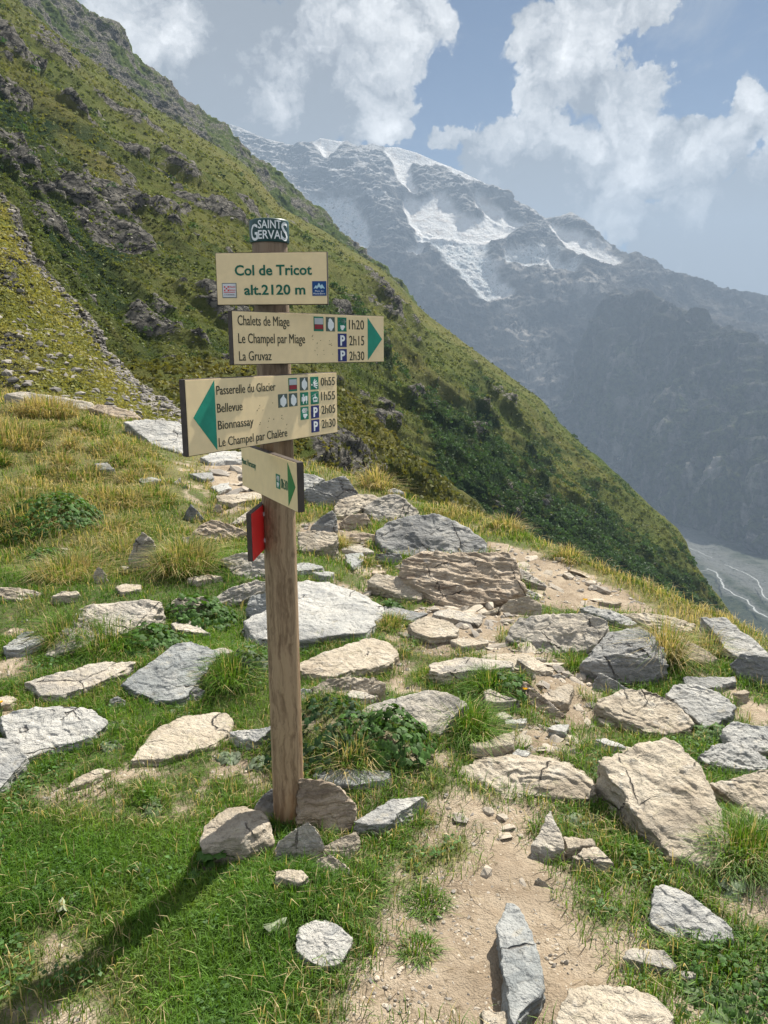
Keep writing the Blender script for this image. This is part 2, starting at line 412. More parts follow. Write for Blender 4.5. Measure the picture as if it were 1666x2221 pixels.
ROCK1 = [[(-60,40),(60,60),(190,150),(280,240),(340,330),(430,430),(540,540),(560,640),(500,800),(380,800),(280,760),(200,600),(130,560),(60,400),(-80,380)],
         [(450,430),(560,560),(560,640),(500,620)], [(780,610),(840,640),(900,760),(860,800),(800,700)], [(700,860),(800,880),(830,960),(760,960)],
         [(1030,905),(1055,895),(1070,930),(1040,940)], [(1095,1060),(1150,1065),(1150,1110),(1100,1105)], [(880,840),(930,820),(960,900),(910,910)]]
nr = fbm(h1.P/16, 4) + .6*fbm(np.stack([U/160, V/40, 0*U], -1)+7, 3)
rin = polymask(h1.px, h1.py, ROCK1, 50, nr, 90)
npx = fbm(h1.P/7.5+3, 4)
rock = np.maximum(rin*sstep(.15, .40, nr*.7 + .25*ribs + .55*npx)*.95, .8*sstep(.42, .62, nr*.75 + .15*ribs + .4*npx))
rock1 = rock
BUSH1 = [[(900,880),(1010,870),(1090,950),(1150,1020),(1250,1090),(1350,1160),(1480,1250),(1600,1370),(1560,1480),(1000,1170),(960,1060)], [(730,690),(790,720),(860,800),(800,800)], [(1180,960),(1240,1000),(1330,1080),(1280,1080)]]
bush = polymask(h1.px, h1.py, BUSH1, 40, nr, 130)*(1-rock)
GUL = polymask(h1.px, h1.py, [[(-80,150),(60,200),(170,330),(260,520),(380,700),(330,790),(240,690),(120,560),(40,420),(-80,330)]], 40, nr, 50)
dry1 = np.clip(.38 + .8*fbm(np.stack([U/300, V/26, 0*U], -1)+11, 3) + .25*fbm(h1.P/30, 3), 0, 1)*(1-.7*bush)*(1-.6*GUL)
disp = sc*(9.5*ribs - 6*GUL + 2.2*fbm(h1.P/26, 4) + .8*fbm(h1.P/6, 3))
disp += sc*rock*(9.5*(ridged(h1.P/np.array([34, 34, 50]), 5)-.2) + 2.6*(ridged(h1.P/10, 4, .65)-.2))
disp += sc*bush*1.6*ridged(h1.P/7, 3)
disp = (disp - 4*sc)*np.clip(np.abs(h1.v)/.12, .3, 1)
h1.P = h1.P + h1.N*disp[..., None]; h1.normals()
h1.mesh('hillside', HILL, dict(rock=rock, dry=dry1, bush=np.clip(bush + .8*GUL*(1-rock) + .75*rin*sstep(.0, .35, fbm(h1.P/22+9, 3))*(1-rock), 0, 1)))  # bush colour also paints the gully's shade as dark green

# grey ridge behind the green flank
S0 = [(-300,-330,720),(0,-110,720),(145,0,730),(191,38,735),(241,65,745),(301,133,760),(351,171,770),(427,246,785),(482,276,790),(522,321,790),(537,346,790),(602,387,780),(693,447,765),(713,482,750),(743,522,735),(790,560,720),(823,584,710),(900,660,690)]
B0 = [(-320,-60,560),(0,60,560),(166,190,570),(281,290,580),(427,390,590),(542,470,590),(700,600,580),(850,760,570)]
h0 = Patch([S0, B0], 560, [240], .2)
Q = np.stack([h0.u*1200/140, h0.v*200/110, 0*h0.u], -1)
nr = fbm(h0.P/40, 4)
rock = np.clip(.50 + .8*nr + .5*fbm(h0.P/12, 3), 0, 1)
h0.P = h0.P + h0.N*(9*ridged(Q*.8, 3) + 10*ridged(h0.P/np.array([46, 46, 80]), 6, .62) + 3.5*ridged(h0.P/11, 4, .62) - 9)[..., None]; h0.normals()
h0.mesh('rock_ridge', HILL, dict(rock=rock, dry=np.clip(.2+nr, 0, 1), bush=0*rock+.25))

# grassy slope at the left with the scree channel along its edge
S2 = [(-300,230,50),(-100,335,47),(0,427,44),(30,462,42),(58,540,40),(110,610,38),(205,735,33),(262,800,30),(330,868,27),(388,900,25.5),(470,965,24),(560,1010,23)]
B2 = [(-300,900,21),(-100,900,21),(0,890,20.5),(150,910,19.5),(280,940,18.5),(400,1000,18),(480,1030,17.5),(560,1060,17)]
C2 = [(x, y+160, d*.95) for x, y, d in B2]
h2 = Patch([S2, B2, C2], 300, [200, 14], .12)
nr = fbm(h2.P/3.5, 4)
edge = polydist(h2.px, h2.py, [(-100,335),(0,427),(30,462),(58,540),(110,610),(205,735),(262,800),(330,868),(388,900),(470,965)], False)
rock = np.maximum(sstep(15, 3, edge + 14*nr), polymask(h2.px, h2.py, [[(-60,560),(30,560),(60,640),(-40,640)], [(-60,700),(40,740),(110,830),(60,860),(-60,820)], [(150,800),(210,800),(220,850),(150,850)]], 20, nr, 70)*.85)
h2.P = h2.P + h2.N*(.5*fbm(h2.P/7, 4) + rock*.35*ridged(h2.P/1.6, 4) + .12*fbm(h2.P/.9, 3))[..., None]; h2.normals()
HILL_NEAR = hill_material('near_slope', 5.0, 1.5, (.095, .125, .03))
nr2 = nr
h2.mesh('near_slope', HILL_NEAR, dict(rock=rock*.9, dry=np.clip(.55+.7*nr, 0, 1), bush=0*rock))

# spur with a rocky nose straight behind the signpost
S3 = [(240,830,44),(285,812,46),(330,806,47),(450,806,50),(560,806,54),(640,828,58),(700,862,62),(760,895,68),(870,975,84),(950,1035,98),(1000,1088,108),(1050,1140,114),(1100,1190,118)]
B3 = [(240,930,24),(450,1000,24),(560,1010,25),(640,1030,27),(760,1060,38),(870,1110,62),(1000,1180,84),(1060,1230,92)]
C3 = [(x, y+120, d*.93) for x, y, d in B3]
h3 = Patch([S3, B3, C3], 340, [130, 14], .15)
nr = fbm(h3.P/5, 4); sc = np.minimum(1, h3.dist/70)
rock = np.maximum(polymask(h3.px, h3.py, [[(640,915),(690,930),(760,985),(800,1030),(760,1050),(640,1030)], [(470,900),(560,900),(560,960),(470,960)]], 14, nr, 40), .55*sstep(.3, .5, nr))
h3.P = h3.P + h3.N*(sc*(1.6*fbm(h3.P/13, 4) + .5*fbm(h3.P/3.5, 3) + 1.5*ridged(np.stack([h3.u*2.2, h3.v*3, 0*h3.u], -1), 2)) + rock*.8*ridged(h3.P/3, 4))[..., None]; h3.normals()
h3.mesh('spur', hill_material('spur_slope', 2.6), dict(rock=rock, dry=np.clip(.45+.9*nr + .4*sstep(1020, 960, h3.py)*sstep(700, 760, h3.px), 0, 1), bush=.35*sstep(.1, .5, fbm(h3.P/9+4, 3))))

# ---- shrubs and tufts on the far slopes, loose stones in the scree
def cards(C, rad, n, size, cols, flat=.75, seed=1):
    r = np.random.default_rng(seed); k = len(C)
    d = r.normal(size=(k, n, 3)); d /= np.linalg.norm(d, axis=-1)[..., None]; d[..., 2] = np.abs(d[..., 2])
    ctr = C[:, None] + d*rad[:, None, None]*r.uniform(.55, 1, (k, n, 1))*[1, 1, flat]
    a = r.normal(size=(k, n, 3)); a /= np.linalg.norm(a, axis=-1)[..., None]
    bb = np.cross(a, d + .6*r.normal(size=d.shape)); bb /= np.linalg.norm(bb, axis=-1)[..., None]+1e-9
    sz = (size*rad)[:, None, None]*r.uniform(.6, 1.3, (k, n, 1))
    V = np.stack([ctr+a*sz, ctr+bb*sz*.7, ctr-a*sz, ctr-bb*sz*.7], 2).reshape(-1, 3)
    col = np.repeat(cols[:, None]*r.uniform(.6, 1.35, (k, n, 1)), 4, axis=1).reshape(-1, 3) if False else np.repeat((cols[:, None]*r.uniform(.8, 1.2, (k, n, 1))).reshape(-1, 3), 4, axis=0)
    return V, np.arange(len(V)).reshape(-1, 4), col
def leaf_material(name, trans=.35, rough=.6):
    m = bpy.data.materials.new(name); m.use_nodes = True; t = NT(m.node_tree)
    t.n.remove(t.n['Principled BSDF'])
    c = t.attr('tint', 'Color')
    d = t.new('ShaderNodeBsdfDiffuse'); tr = t.new('ShaderNodeBsdfTranslucent'); gl = t.new('ShaderNodeBsdfGlossy'); gl.inputs['Roughness'].default_value = rough
    t.put(d.inputs[0], c); t.put(tr.inputs[0], t.mix(1., c, (1.25, 1.15, .55), 'MULTIPLY'))
    mx = t.new('ShaderNodeMixShader'); mx.inputs[0].default_value = trans
    t.l.new(d.outputs[0], mx.inputs[1]); t.l.new(tr.outputs[0], mx.inputs[2])
    m2 = t.new('ShaderNodeMixShader'); m2.inputs[0].default_value = .02
    t.l.new(mx.outputs[0], m2.inputs[1]); t.l.new(gl.outputs[0], m2.inputs[2])
    t.l.new(m2.outputs[0], t.n['Material Output'].inputs[0]); return m
LEAF = leaf_material('leaf'); BLADE = leaf_material('grass_blade', .45)
def pick(p, w, n, seed):
    w = (w*p.dist**2*0 + w).copy(); w[:14] = 0; w = w.ravel(); r = np.random.default_rng(seed)
    i = r.choice(len(w), n, p=w/w.sum()); jit = r.normal(size=(n, 1))
    Pf = p.P.reshape(-1, 3); j = np.clip(i+1, 0, len(Pf)-1)
    return Pf[i] + (Pf[j]-Pf[i])*r.uniform(0, 1, (n, 1)), p.dist.ravel()[i], i
r = np.random.default_rng(3)
c1, d1, i1 = pick(h1, bush + .012, 5200, 1)
rad = r.uniform(.6, 1.9, len(c1))*np.minimum(1, d1/230)
col = np.array([.024, .056, .018])*r.uniform(.7, 1.9, (len(c1), 1))*np.array([1, 1, 1]) + r.uniform(0, 1, (len(c1), 1))*[.012, .012, 0]
V1, F1, K1 = cards(c1 + [0, 0, .3], rad, 44, .21, col, .95, 2)
c2, d2, i2 = pick(h1, (1-.8*bush)*(1-.85*rock1) + .03, 42000, 5)
dr = dry1.ravel()[i2][:, None]
rad2 = r.uniform(.3, .8, len(c2))*np.clip(d2/230, .25, 1.2)
V2, F2, K2 = cards(c2, rad2, 6, .6, (np.array([.062, .100, .020])*(1-dr) + np.array([.19, .185, .06])*dr)*r.uniform(.6, 1.35, (len(c2), 1)), .8, 4)
tag(link('shrubs', np_mesh('shrubs', np.r_[V1, V2], np.r_[F1, F2+len(V1)], False, {'tint': np.r_[K1, K2]}), LEAF), 'dark green alder scrub and tufts covering the far mountain flank', 'shrubs', kind='stuff')
def stones_mesh(name, C, S, mat, seed, flat=.55, sink=.25):
    r = np.random.default_rng(seed)
    bmx = bmesh.new(); bmesh.ops.create_icosphere(bmx, subdivisions=1, radius=1)
    v0 = np.array([v.co[:] for v in bmx.verts]); f0 = np.array([[v.index for v in f.verts] for f in bmx.faces]); bmx.free()
    k = len(C); v = v0[None]*r.uniform(.55, 1.25, (k, len(v0), 1))*np.stack([r.uniform(.7, 1.4, k), r.uniform(.6, 1.1, k), r.uniform(.6, 1.3, k)*flat], -1)[:, None]
    a = r.uniform(0, 6.28, k); ca, sa = np.cos(a)[:, None], np.sin(a)[:, None]
    x, y = v[..., 0]*ca-v[..., 1]*sa, v[..., 0]*sa+v[..., 1]*ca
    v = np.stack([x, y, v[..., 2]], -1)*S[:, None, None] + C[:, None] + np.array([0, 0, 1])*(S*flat*sink)[:, None, None]
    F_ = (f0[None] + (np.arange(k)*len(v0))[:, None, None]).reshape(-1, 3)
    g = np.repeat(r.uniform(0, 1, k), len(v0))
    return link(name, np_mesh(name, v.reshape(-1, 3), F_, False, {'shade': g}), mat)
m, t, b = material('small_stone')
tc = t.new('ShaderNodeTexCoord').outputs['Object']; n = t.noise(tc, 20, 5, .6)
c = t.mix(t.attr('shade'), (.20, .185, .17), (.47, .41, .33)); c = t.mix(t.mapr(n, .5, .75), c, (.15, .14, .13))
t.put(b.inputs['Base Color'], c); t.put(b.inputs['Normal'], t.bump(n, .5, .01)); STONE_S = m
# scree: along the channel, on the near slope and under the cliffs
w = sstep(22, 2, edge + 10*nr2)*(h2.v < 1.2)
ca, da, ia = pick(h2, w, 2000, 7)
cb, db, ib = pick(h2, rock*0 + sstep(.1, .4, nr if nr.shape == rock.shape else 0*rock) + .03 if False else np.ones_like(h2.px), 900, 8)
cc, dc, ic = pick(h1, (sd(h1.px, h1.py, ROCK1[0]) > -40)*rock1 + .02, 1500, 9)
Cs = np.r_[ca, cb, cc]; Ss = np.r_[r.uniform(.04, .15, len(ca))*r.uniform(.5, 1.2, len(ca)), r.uniform(.04, .18, len(cb))**1., r.uniform(.12, .7, len(cc))*r.uniform(.3, 1.1, len(cc))*np.minimum(1, dc/220)]
STONE_D = STONE_S.copy(); STONE_D.name = 'scree_stone'
for nd in STONE_D.node_tree.nodes:
    if nd.type == 'MIX' and not nd.inputs[6].is_linked: nd.inputs[6].default_value = (.10, .095, .09, 1); nd.inputs[7].default_value = (.30, .275, .245, 1)
tag(stones_mesh('scree', Cs, Ss, STONE_D, 4), 'loose grey scree and stones strewn down the channel and slope', 'scree', kind='stuff')
# short dry grass on the near slope
c3, d3, i3 = pick(h2, (1-.8*sstep(20, 2, edge))*(h2.v < 1.3), 24000, 12)
dr = np.clip(.5+.5*fbm(c3/2.5, 3), 0, 1)[:, None]
V3, F3, K3 = cards(c3, r.uniform(.05, .11, len(c3))*d3/28, 5, .6, (np.array([.15, .185, .04])*(1-dr) + np.array([.32, .285, .115])*dr)*r.uniform(.8, 1.2, (len(c3), 1)), .7, 9)
c4, d4, i4 = pick(h3, (1-.8*rock if rock.shape == h3.px.shape else np.ones_like(h3.px)), 9000, 13)
dr = np.clip(.5+.6*fbm(c4/6, 3), 0, 1)[:, None]
V4, F4, K4 = cards(c4, r.uniform(.12, .32, len(c4))*np.clip(d4/60, .5, 1.5), 5, .7, (np.array([.045, .075, .014])*(1-dr) + np.array([.17, .15, .045])*dr)*r.uniform(.6, 1.3, (len(c4), 1)), .7, 10)
tag(link('meadow_grass', np_mesh('meadow_grass', np.r_[V3, V4], np.r_[F3, F4+len(V3)], False, {'tint': np.r_[K3, K4]}), LEAF), 'yellow green mountain grass on the slopes behind the signpost', 'grass', kind='stuff')

# ------------------------------------------------------------------ far glaciated mountain
z3 = lambda pts: [(833+x/1.992, 200+y/1.992) for x, y in pts]
SM = [(300,230,5400),(420,255,5400),(487,279,5400),(502,276,5400),(577,306,5400),(637,324,5400),(663,319,5400),(695,299,5350),(753,309,5300),(776,321,5300),(803,316,5400),(833,320,5400),(863,319,5400),(903,330,5350),(948,350,5300),(999,371,5250),(1059,401,5150),(1094,416,5100),(1104,431,5080),(1154,456,5000),(1184,478,5000),
 (1200,476,5000),(1240,466,5000),(1275,486,4950),(1315,531,4900),(1350,561,4900),(1435,597,4900),(1501,617,4900),(1606,659,4900),(1666,662,5000),(1800,690,5000),(1950,740,5000)]
MM = [(280,480,4700),(480,500,4600),(700,560,4400),(830,560,4350),(960,580,4250),(1100,640,4150),(1240,640,4200),(1400,700,4000),(1600,760,4000),(1950,850,4000)]
BM = [(250,760,3900),(500,800,3800),(700,900,3650),(900,1000,3450),(1100,1120,3150),(1300,1200,2900),(1500,1260,2700),(1950,1350,2600)]
mt = Patch([SM, MM, BM], 640, [170, 260], .18)
zP = mt.P/np.array([760, 760, 1150])
big = ridged(zP*.9 + 2.1, 6, .56)
nsm = fbm(mt.P/150, 5)
sp = lambda pts, nz=16, soft=5: polymask(mt.px, mt.py, [z3(pts)], soft, nsm, nz)
SNOW = [[(90,475),(160,490),(210,465),(250,455),(290,490),(310,545),(350,570),(430,560),(460,535),(500,570),(575,600),(500,630),(430,655),(300,640),(170,630),(130,580),(100,530)],
 [(395,465),(430,470),(500,530),(530,575),(490,570),(400,500)], [(730,585),(760,600),(850,630),(920,680),(1000,750),(930,740),(850,715),(810,690)],
 [(10,240),(60,238),(140,258),(240,300),(340,345),(455,402),(380,385),(250,312),(180,300),(120,300),(100,340),(130,440),(90,400),(50,310)],
 [(110,690),(170,675),(150,700)], [(520,560),(560,560),(610,590),(570,585)], [(-330,130),(-160,180),(-250,290),(-300,200)], [(-200,180),(-120,178),(-60,185),(-100,205)]]
TONG = [[(170,640),(300,640),(430,660),(415,720),(460,780),(490,830),(520,880),(440,890),(400,850),(340,790),(280,720),(250,690)], [(530,730),(580,708),(680,720),(690,755),(600,750)], [(720,755),(790,765),(810,785),(740,780)],
 [(-290,500),(-230,480),(-110,560),(-90,660),(-250,680)]]
DEB = [[(520,960),(600,1030),(700,1120),(740,1200),(800,1260),(700,1320),(600,1230),(540,1080)], [(470,740),(700,760),(850,850),(720,850),(480,800)], [(700,860),(900,850),(1000,830),(900,920),(720,950)], [(430,880),(520,900),(560,1000),(500,980)]]
snow = np.zeros_like(mt.px)
for p in SNOW: snow = np.maximum(snow, polymask(mt.px, mt.py, [z3(p)], 4, nsm+.55, 12))
tong = np.zeros_like(snow)
for p in TONG: tong = np.maximum(tong, polymask(mt.px, mt.py, [z3(p)], 8, nsm+.45, 26))
deb = np.zeros_like(snow)
for p in DEB: deb = np.maximum(deb, sp(p, 50, 25))
ledge = fbm(np.stack([mt.P[..., 0]/420, mt.P[..., 1]/420, mt.P[..., 2]/34], -1), 4)
streak = sstep(.12, .34, ledge)*sstep(650, 420, mt.py + .15*np.abs(mt.px-760))*.8
streak = np.maximum(streak, sstep(.2, .42, ledge)*sstep(560, 700, mt.px)*sstep(800, 600, mt.py)*.6)
smooth = np.maximum(snow, .8*tong)
flat_ = np.maximum.reduce([polymask(mt.px, mt.py, [z3(p)], 45) for p in SNOW+TONG])
h = (big - .25)*130*(1-.9*np.clip(flat_*1.6, 0, 1)) - 25*np.clip(flat_*1.6, 0, 1) + 34*ridged(mt.P/np.array([120, 120, 90]), 5, .62)*(1-.8*smooth) + 10*tong*ridged(mt.P/55, 3)
nzz = mt.N[..., 2]
edgef = np.clip(mt.v/.08, 0.12, 1); edgef = np.where(mt.v < 0, .12, edgef)
mt.P = mt.P + mt.N*(h*edgef)[..., None] + np.array([0, 0, 1])*((1-edgef)*18*ridged(mt.P/140, 3)*(1-snow))[..., None]; mt.normals()
streak = np.maximum(streak*.35, sstep(.66, .86, mt.N[..., 2] + .30*ledge)*sstep(600, 430, mt.py + 60*nsm)*.62)*(1-.85*np.clip(flat_*1.6, 0, 1))
m, t, b = material('glacier_rock')
tc = t.new('ShaderNodeTexCoord').outputs['Object']
n1 = t.noise(tc, .004, 8, .65); n2 = t.noise(t.mapping(tc, (1, 1, .35)), .018, 7, .68); n3 = t.noise(tc, .05, 6, .7)
rk = t.mix(t.mapr(n1, .35, .65), (.035, .036, .040), (.125, .118, .11)); rk = t.mix(t.mapr(n2, .5, .72), rk, (.22, .21, .20))
grn = t.mix(t.mapr(n3, .4, .6), (.022, .032, .014), (.10, .12, .05))
rk = t.mix(t.math('MULTIPLY', t.attr('green'), t.mapr(n2, .62, .45)), rk, grn)
rk = t.mix(t.math('MULTIPLY', t.attr('debris'), t.mapr(n2, .38, .6)), rk, (.46, .43, .40))
ice = t.mix(t.mapr(n2, .35, .62), (.62, .68, .72), (.86, .86, .86)); ice = t.mix(t.mapr(n3, .56, .68), ice, (.30, .31, .32))
sn = t.mix(t.mapr(n2, .46, .72), (.90, .90, .90), (.66, .61, .57)); sn = t.mix(t.mapr(n3, .63, .74), sn, (.38, .37, .36))
c = t.mix(t.math('MULTIPLY', t.attr('ice'), t.mapr(n3, .30, .5)), rk, ice); c = t.mix(t.attr('snow'), c, sn)
t.put(b.inputs['Base Color'], c); b.inputs['Roughness'].default_value = 1; b.inputs['Specular IOR Level'].default_value = 0
t.put(b.inputs['Normal'], t.bump(t.math('ADD', n2, t.math('MULTIPLY', n3, .8)), 1.0, 60)); MOUNT = m
mt.mesh('mountain', MOUNT, dict(snow=np.maximum(snow, streak*(1-snow)), ice=tong, debris=deb, green=sstep(850, 1100, mt.py)*.7))

# darker buttress in front of it, on the right
S4 = [(1150,955,3650),(1190,925,3600),(1232,860,3500),(1270,735,3600),(1297,668,3700),(1320,640,3720),(1335,630,3720),(1352,641,3700),(1368,648,3690),(1390,629,3650),(1412,640,3620),(1440,655,3580),(1470,672,3550),(1506,684,3500),(1545,712,3480),(1576,728,3450),(1595,722,3430),(1614,724,3400),(1635,745,3380),(1656,757,3350),(1700,765,3300),(1800,800,3250),(1950,850,3200)]
B4 = []
for x_, y_ in ((1150,1000),(1300,1045),(1380,1078),(1500,1143),(1600,1181),(1666,1204),(1800,1246),(1950,1290)):
    q_ = raydir(x_, y_); B4.append((x_, y_, (EYE+553.)/(-q_[2])*math.hypot(q_[0], q_[1])))
C4 = [(x_, y_+70, d_*.97) for x_, y_, d_ in B4]
bt = Patch([S4, B4, C4], 430, [330, 20], .15)
zP = bt.P/np.array([240, 240, 760]); nsm = fbm(bt.P/110, 4)
bt.P = bt.P + bt.N*((135*(ridged(zP, 5, .56) - .2) + 24*ridged(bt.P/60, 4, .62))*np.clip(bt.v/.06, .15, 1)*np.clip((1.12-bt.v)/.2, .1, 1))[..., None]; bt.normals()
GR = [z3(p) for p in ([(1090,1290),(1200,1330),(1320,1290),(1420,1330),(1380,1420),(1200,1400),(1080,1400)], [(1500,1480),(1600,1460),(1640,1500),(1560,1560)], [(1060,1150),(1120,1140),(1130,1220),(1080,1230)])]
gr = polymask(bt.px, bt.py, GR, 25, nsm, 60)
bt.mesh('buttress', MOUNT, dict(snow=0*gr, ice=0*gr, debris=np.maximum(1.*sstep(.2, .45, fbm(bt.P/np.array([60, 60, 600])+8, 3))*sstep(850, 1000, bt.py), .35*gr), green=np.clip(.35+gr+.9*sstep(700, 1050, bt.py), 0, 1)))

# ------------------------------------------------------------------ valley floor with braided streams
VZ = -550.
def onplane(px, py, z=VZ):
    d = raydir(px, py); k = (z-EYE)/d[..., 2]; return EYEP + d*k[..., None]
gx, gy = np.meshgrid(np.linspace(1150, 1950, 420), np.linspace(1055, 1560, 420), indexing='ij')
P = onplane(gx, gy); nz = fbm(P/130, 5)
gul = polydist(gx, gy, [(1390,1085),(1460,1140),(1540,1200),(1600,1240),(1700,1290)], False)
P[..., 2] += 16*fbm(P/260, 4) + 4*ridged(P/45, 3) - 10*sstep(34, 0, gul) 
snw = np.maximum(polymask(gx, gy, [[(1379,1073),(1393,1069),(1398,1080),(1408,1088),(1417,1099),(1402,1092),(1388,1083)]], 2, nz, 4), polymask(gx, gy, [[(1497,1124),(1508,1126),(1524,1143),(1512,1139),(1497,1139)]], 2, nz, 4))
z6 = lambda x, y: (1066+x/2.765, 950+y/2.765)
STR = [[(1300,785),(1350,810),(1375,860),(1400,900),(1450,935),(1530,970),(1555,1000),(1580,1035),(1680,1085),(1800,1160)], [(1400,760),(1500,800),(1590,850),(1620,900),(1620,935),(1660,975),(1740,1030)]]
grav = sstep(36, 8, gul + 16*nz)
for p_ in STR: grav = np.maximum(grav, .8*sstep(15, 3, polydist(gx, gy, [z6(*q) for q in p_], False) + 8*nz))
bushv = np.clip(sstep(1210, 1330, gy + 90*nz)*.75 + .45*nz, 0, 1)*(1-sstep(40, 8, gul + 14*nz))
m, t, b = material('valley_scree')
tc = t.new('ShaderNodeTexCoord').outputs['Object']; n1 = t.noise(tc, .03, 7, .68); n2 = t.noise(tc, .12, 6, .7)
c = t.mix(t.mapr(n1, .35, .65), (.04, .05, .035), (.10, .105, .09)); c = t.mix(t.attr('bush'), c, t.mix(t.mapr(n2, .4, .65), (.014, .024, .012), (.05, .058, .03)))
c = t.mix(t.math('MULTIPLY', t.attr('gravel'), t.mapr(n2, .3, .55)), c, (.12, .125, .12)); c = t.mix(t.attr('snow'), c, (.9, .9, .9)); t.put(b.inputs['Base Color'], c); b.inputs['Specular IOR Level'].default_value = 0
t.put(b.inputs['Normal'], t.bump(n2, 1., 6))
me = np_mesh('valley_floor', P.reshape(-1, 3), grid_faces(420, 420), attrs={'bush': bushv.ravel(), 'snow': snw.ravel(), 'gravel': grav.ravel()})
tag(link('valley_floor', me, m), kind='structure')
xs = np.linspace(-9000, 9000, 60); ys = np.linspace(-1500, 9400, 60); gx, gy = np.meshgrid(xs, ys, indexing='ij')
me = np_mesh('terrain', np.stack([gx, gy, VZ-60+0*gx], -1).reshape(-1, 3), grid_faces(60, 60)[:, ::-1], attrs={'bush': np.full(3600, .7)})
tag(link('terrain', me, m), kind='structure')
m, t, b = material('stream_water')
n = t.noise(t.new('ShaderNodeTexCoord').outputs['Object'], .3, 5, .7)
t.put(b.inputs['Base Color'], t.mix(t.mapr(n, .35, .6), (.14, .15, .15), (.30, .32, .32))); b.inputs['Roughness'].default_value = .4
z6 = lambda x, y: (1066+x/2.765, 950+y/2.765)
r = np.random.default_rng(8)
def stream(pts, w):
    pts = np.array([z6(*p) for p in pts]); s = np.linspace(0, len(pts)-1, 26*len(pts))
    px = np.interp(s, np.arange(len(pts)), pts[:, 0]); py = np.interp(s, np.arange(len(pts)), pts[:, 1])
    L = onplane(px, py, VZ+14); q = L/40
    L[:, 0] += 9*fbm(q, 3); L[:, 1] += 9*fbm(q+9, 3)
    T = np.gradient(L, axis=0); T /= np.linalg.norm(T, axis=1)[:, None]; S = np.stack([-T[:, 1], T[:, 0], 0*T[:, 0]], -1)
    ww = w*(.6+.8*np.abs(fbm(L/25+3, 2)))[:, None]
    V = np.stack([L-S*ww, L+S*ww+[0, 0, .01]], 1).reshape(-1, 3)
    return V, grid_faces(len(L), 2)
Vs, Fs, o = [], [], 0
for p, w_ in (([(1300,785),(1350,810),(1375,860),(1400,900),(1450,935),(1530,970),(1555,1000),(1580,1035),(1680,1085),(1800,1160)], 2.3), ([(1400,760),(1500,800),(1590,850),(1620,900),(1620,935),(1660,975),(1740,1030)], 1.7), ([(1110,622),(1150,640),(1210,670),(1270,695),(1320,720)], 1.2), ([(1210,780),(1250,800),(1300,790)], 1.0)):
    V, F_ = stream(p, w_); Vs.append(V); Fs.append(F_+o); o += len(V)
tag(link('river', np_mesh('river', np.concatenate(Vs), np.concatenate(Fs)), m), kind='structure')

# ------------------------------------------------------------------ haze in the valley air
bpy.context.view_layer.update()
lo = min((o.matrix_world @ Vector(c)).z for o in SC.objects if o.type == 'MESH' for c in o.bound_box)
hi = max((o.matrix_world @ Vector(c)).z for o in SC.objects if o.type == 'MESH' for c in o.bound_box)
bx = bmesh.new(); bmesh.ops.create_cube(bx, size=1)
hm = bpy.data.meshes.new('haze'); bx.to_mesh(hm); bx.free()
haze = link('haze', hm); haze.scale = (19000, 11200, hi-lo+4); haze.location = (0, 4000, (hi+lo)/2)
m = bpy.data.materials.new('haze'); m.use_nodes = True; t = NT(m.node_tree); t.n.remove(t.n['Principled BSDF'])
pv = t.new('ShaderNodeVolumePrincipled'); pv.inputs['Color'].default_value = (.46, .60, .80, 1); pv.inputs['Density'].default_value = HAZE_D
pv.inputs['Anisotropy'].default_value = 0.
t.l.new(pv.outputs[0], t.n['Material Output'].inputs['Volume']); hm.materials.append(m)
tag(haze, 'pale blue mountain haze filling the valley air', 'haze', kind='stuff')

# ------------------------------------------------------------------ rocks
def rock_material(name, c1, c2, c3, dark=.35, lichen=.0, lich_col=(.40, .36, .20), seed=0):
    m, t, b = material(name)
    oi = t.new('ShaderNodeObjectInfo').outputs['Random']
    tc = t.vec('ADD', t.new('ShaderNodeTexCoord').outputs['Object'], t.vec('SCALE', (7.3, 3.1, 5.7), scale=t.math('MULTIPLY', oi, 9.)))
    wp = t.vec('ADD', tc, t.vec('SCALE', t.noise(tc, 5, 4, .6, col=True), scale=.12))
    n1 = t.noise(tc, 3.2, 6, .6, .4); n2 = t.noise(tc, 30, 7, .7); n3 = t.noise(tc, 11, 6, .65, .6)
    band = t.noise(t.mapping(wp, (.9, .9, 9)), 5, 6, .62)
    c = t.mix(t.mapr(n1, .32, .66), c1, c2)
    c = t.mix(t.mapr(band, .46, .70), c, c3)
    c = t.mix(t.math('MULTIPLY', t.mapr(n3, .52, .74), .55), c, (.50, .49, .46))
    c = t.mix(t.math('MULTIPLY', t.mapr(n2, .46, .28), dark), c, (.07, .065, .06))
    c = t.mix(t.math('MULTIPLY', t.mapr(t.noise(tc, 1.7, 5, .65, .8), .50, .66), .55), c, tuple(x*.66 for x in c3))
    c = t.mix(t.math('MULTIPLY', t.mapr(t.noise(tc, 60, 4, .7), .55, .72), .5), c, (.12, .115, .10))
    if lichen: c = t.mix(t.math('MULTIPLY', t.mapr(t.noise(tc, 16, 6, .7), .56, .68), lichen), c, lich_col)
    ck = t.voro(wp, 3.4, 'DISTANCE_TO_EDGE'); ckm = t.math('MULTIPLY', t.mapr(ck, .018, .0), t.mapr(n1, .5, .6))
    c = t.mix(t.math('MULTIPLY', ckm, .8), c, (.06, .05, .045))
    t.put(b.inputs['Base Color'], c); b.inputs['Roughness'].default_value = .82; b.inputs['Specular IOR Level'].default_value = .25
    hgt = t.math('ADD', t.math('MULTIPLY', n2, .6), t.math('ADD', t.math('MULTIPLY', band, 1.5), t.math('ADD', t.math('MULTIPLY', n3, .9), t.math('MULTIPLY', ckm, -1.2))))
    t.put(b.inputs['Normal'], t.bump(hgt, .95, .03)); return m
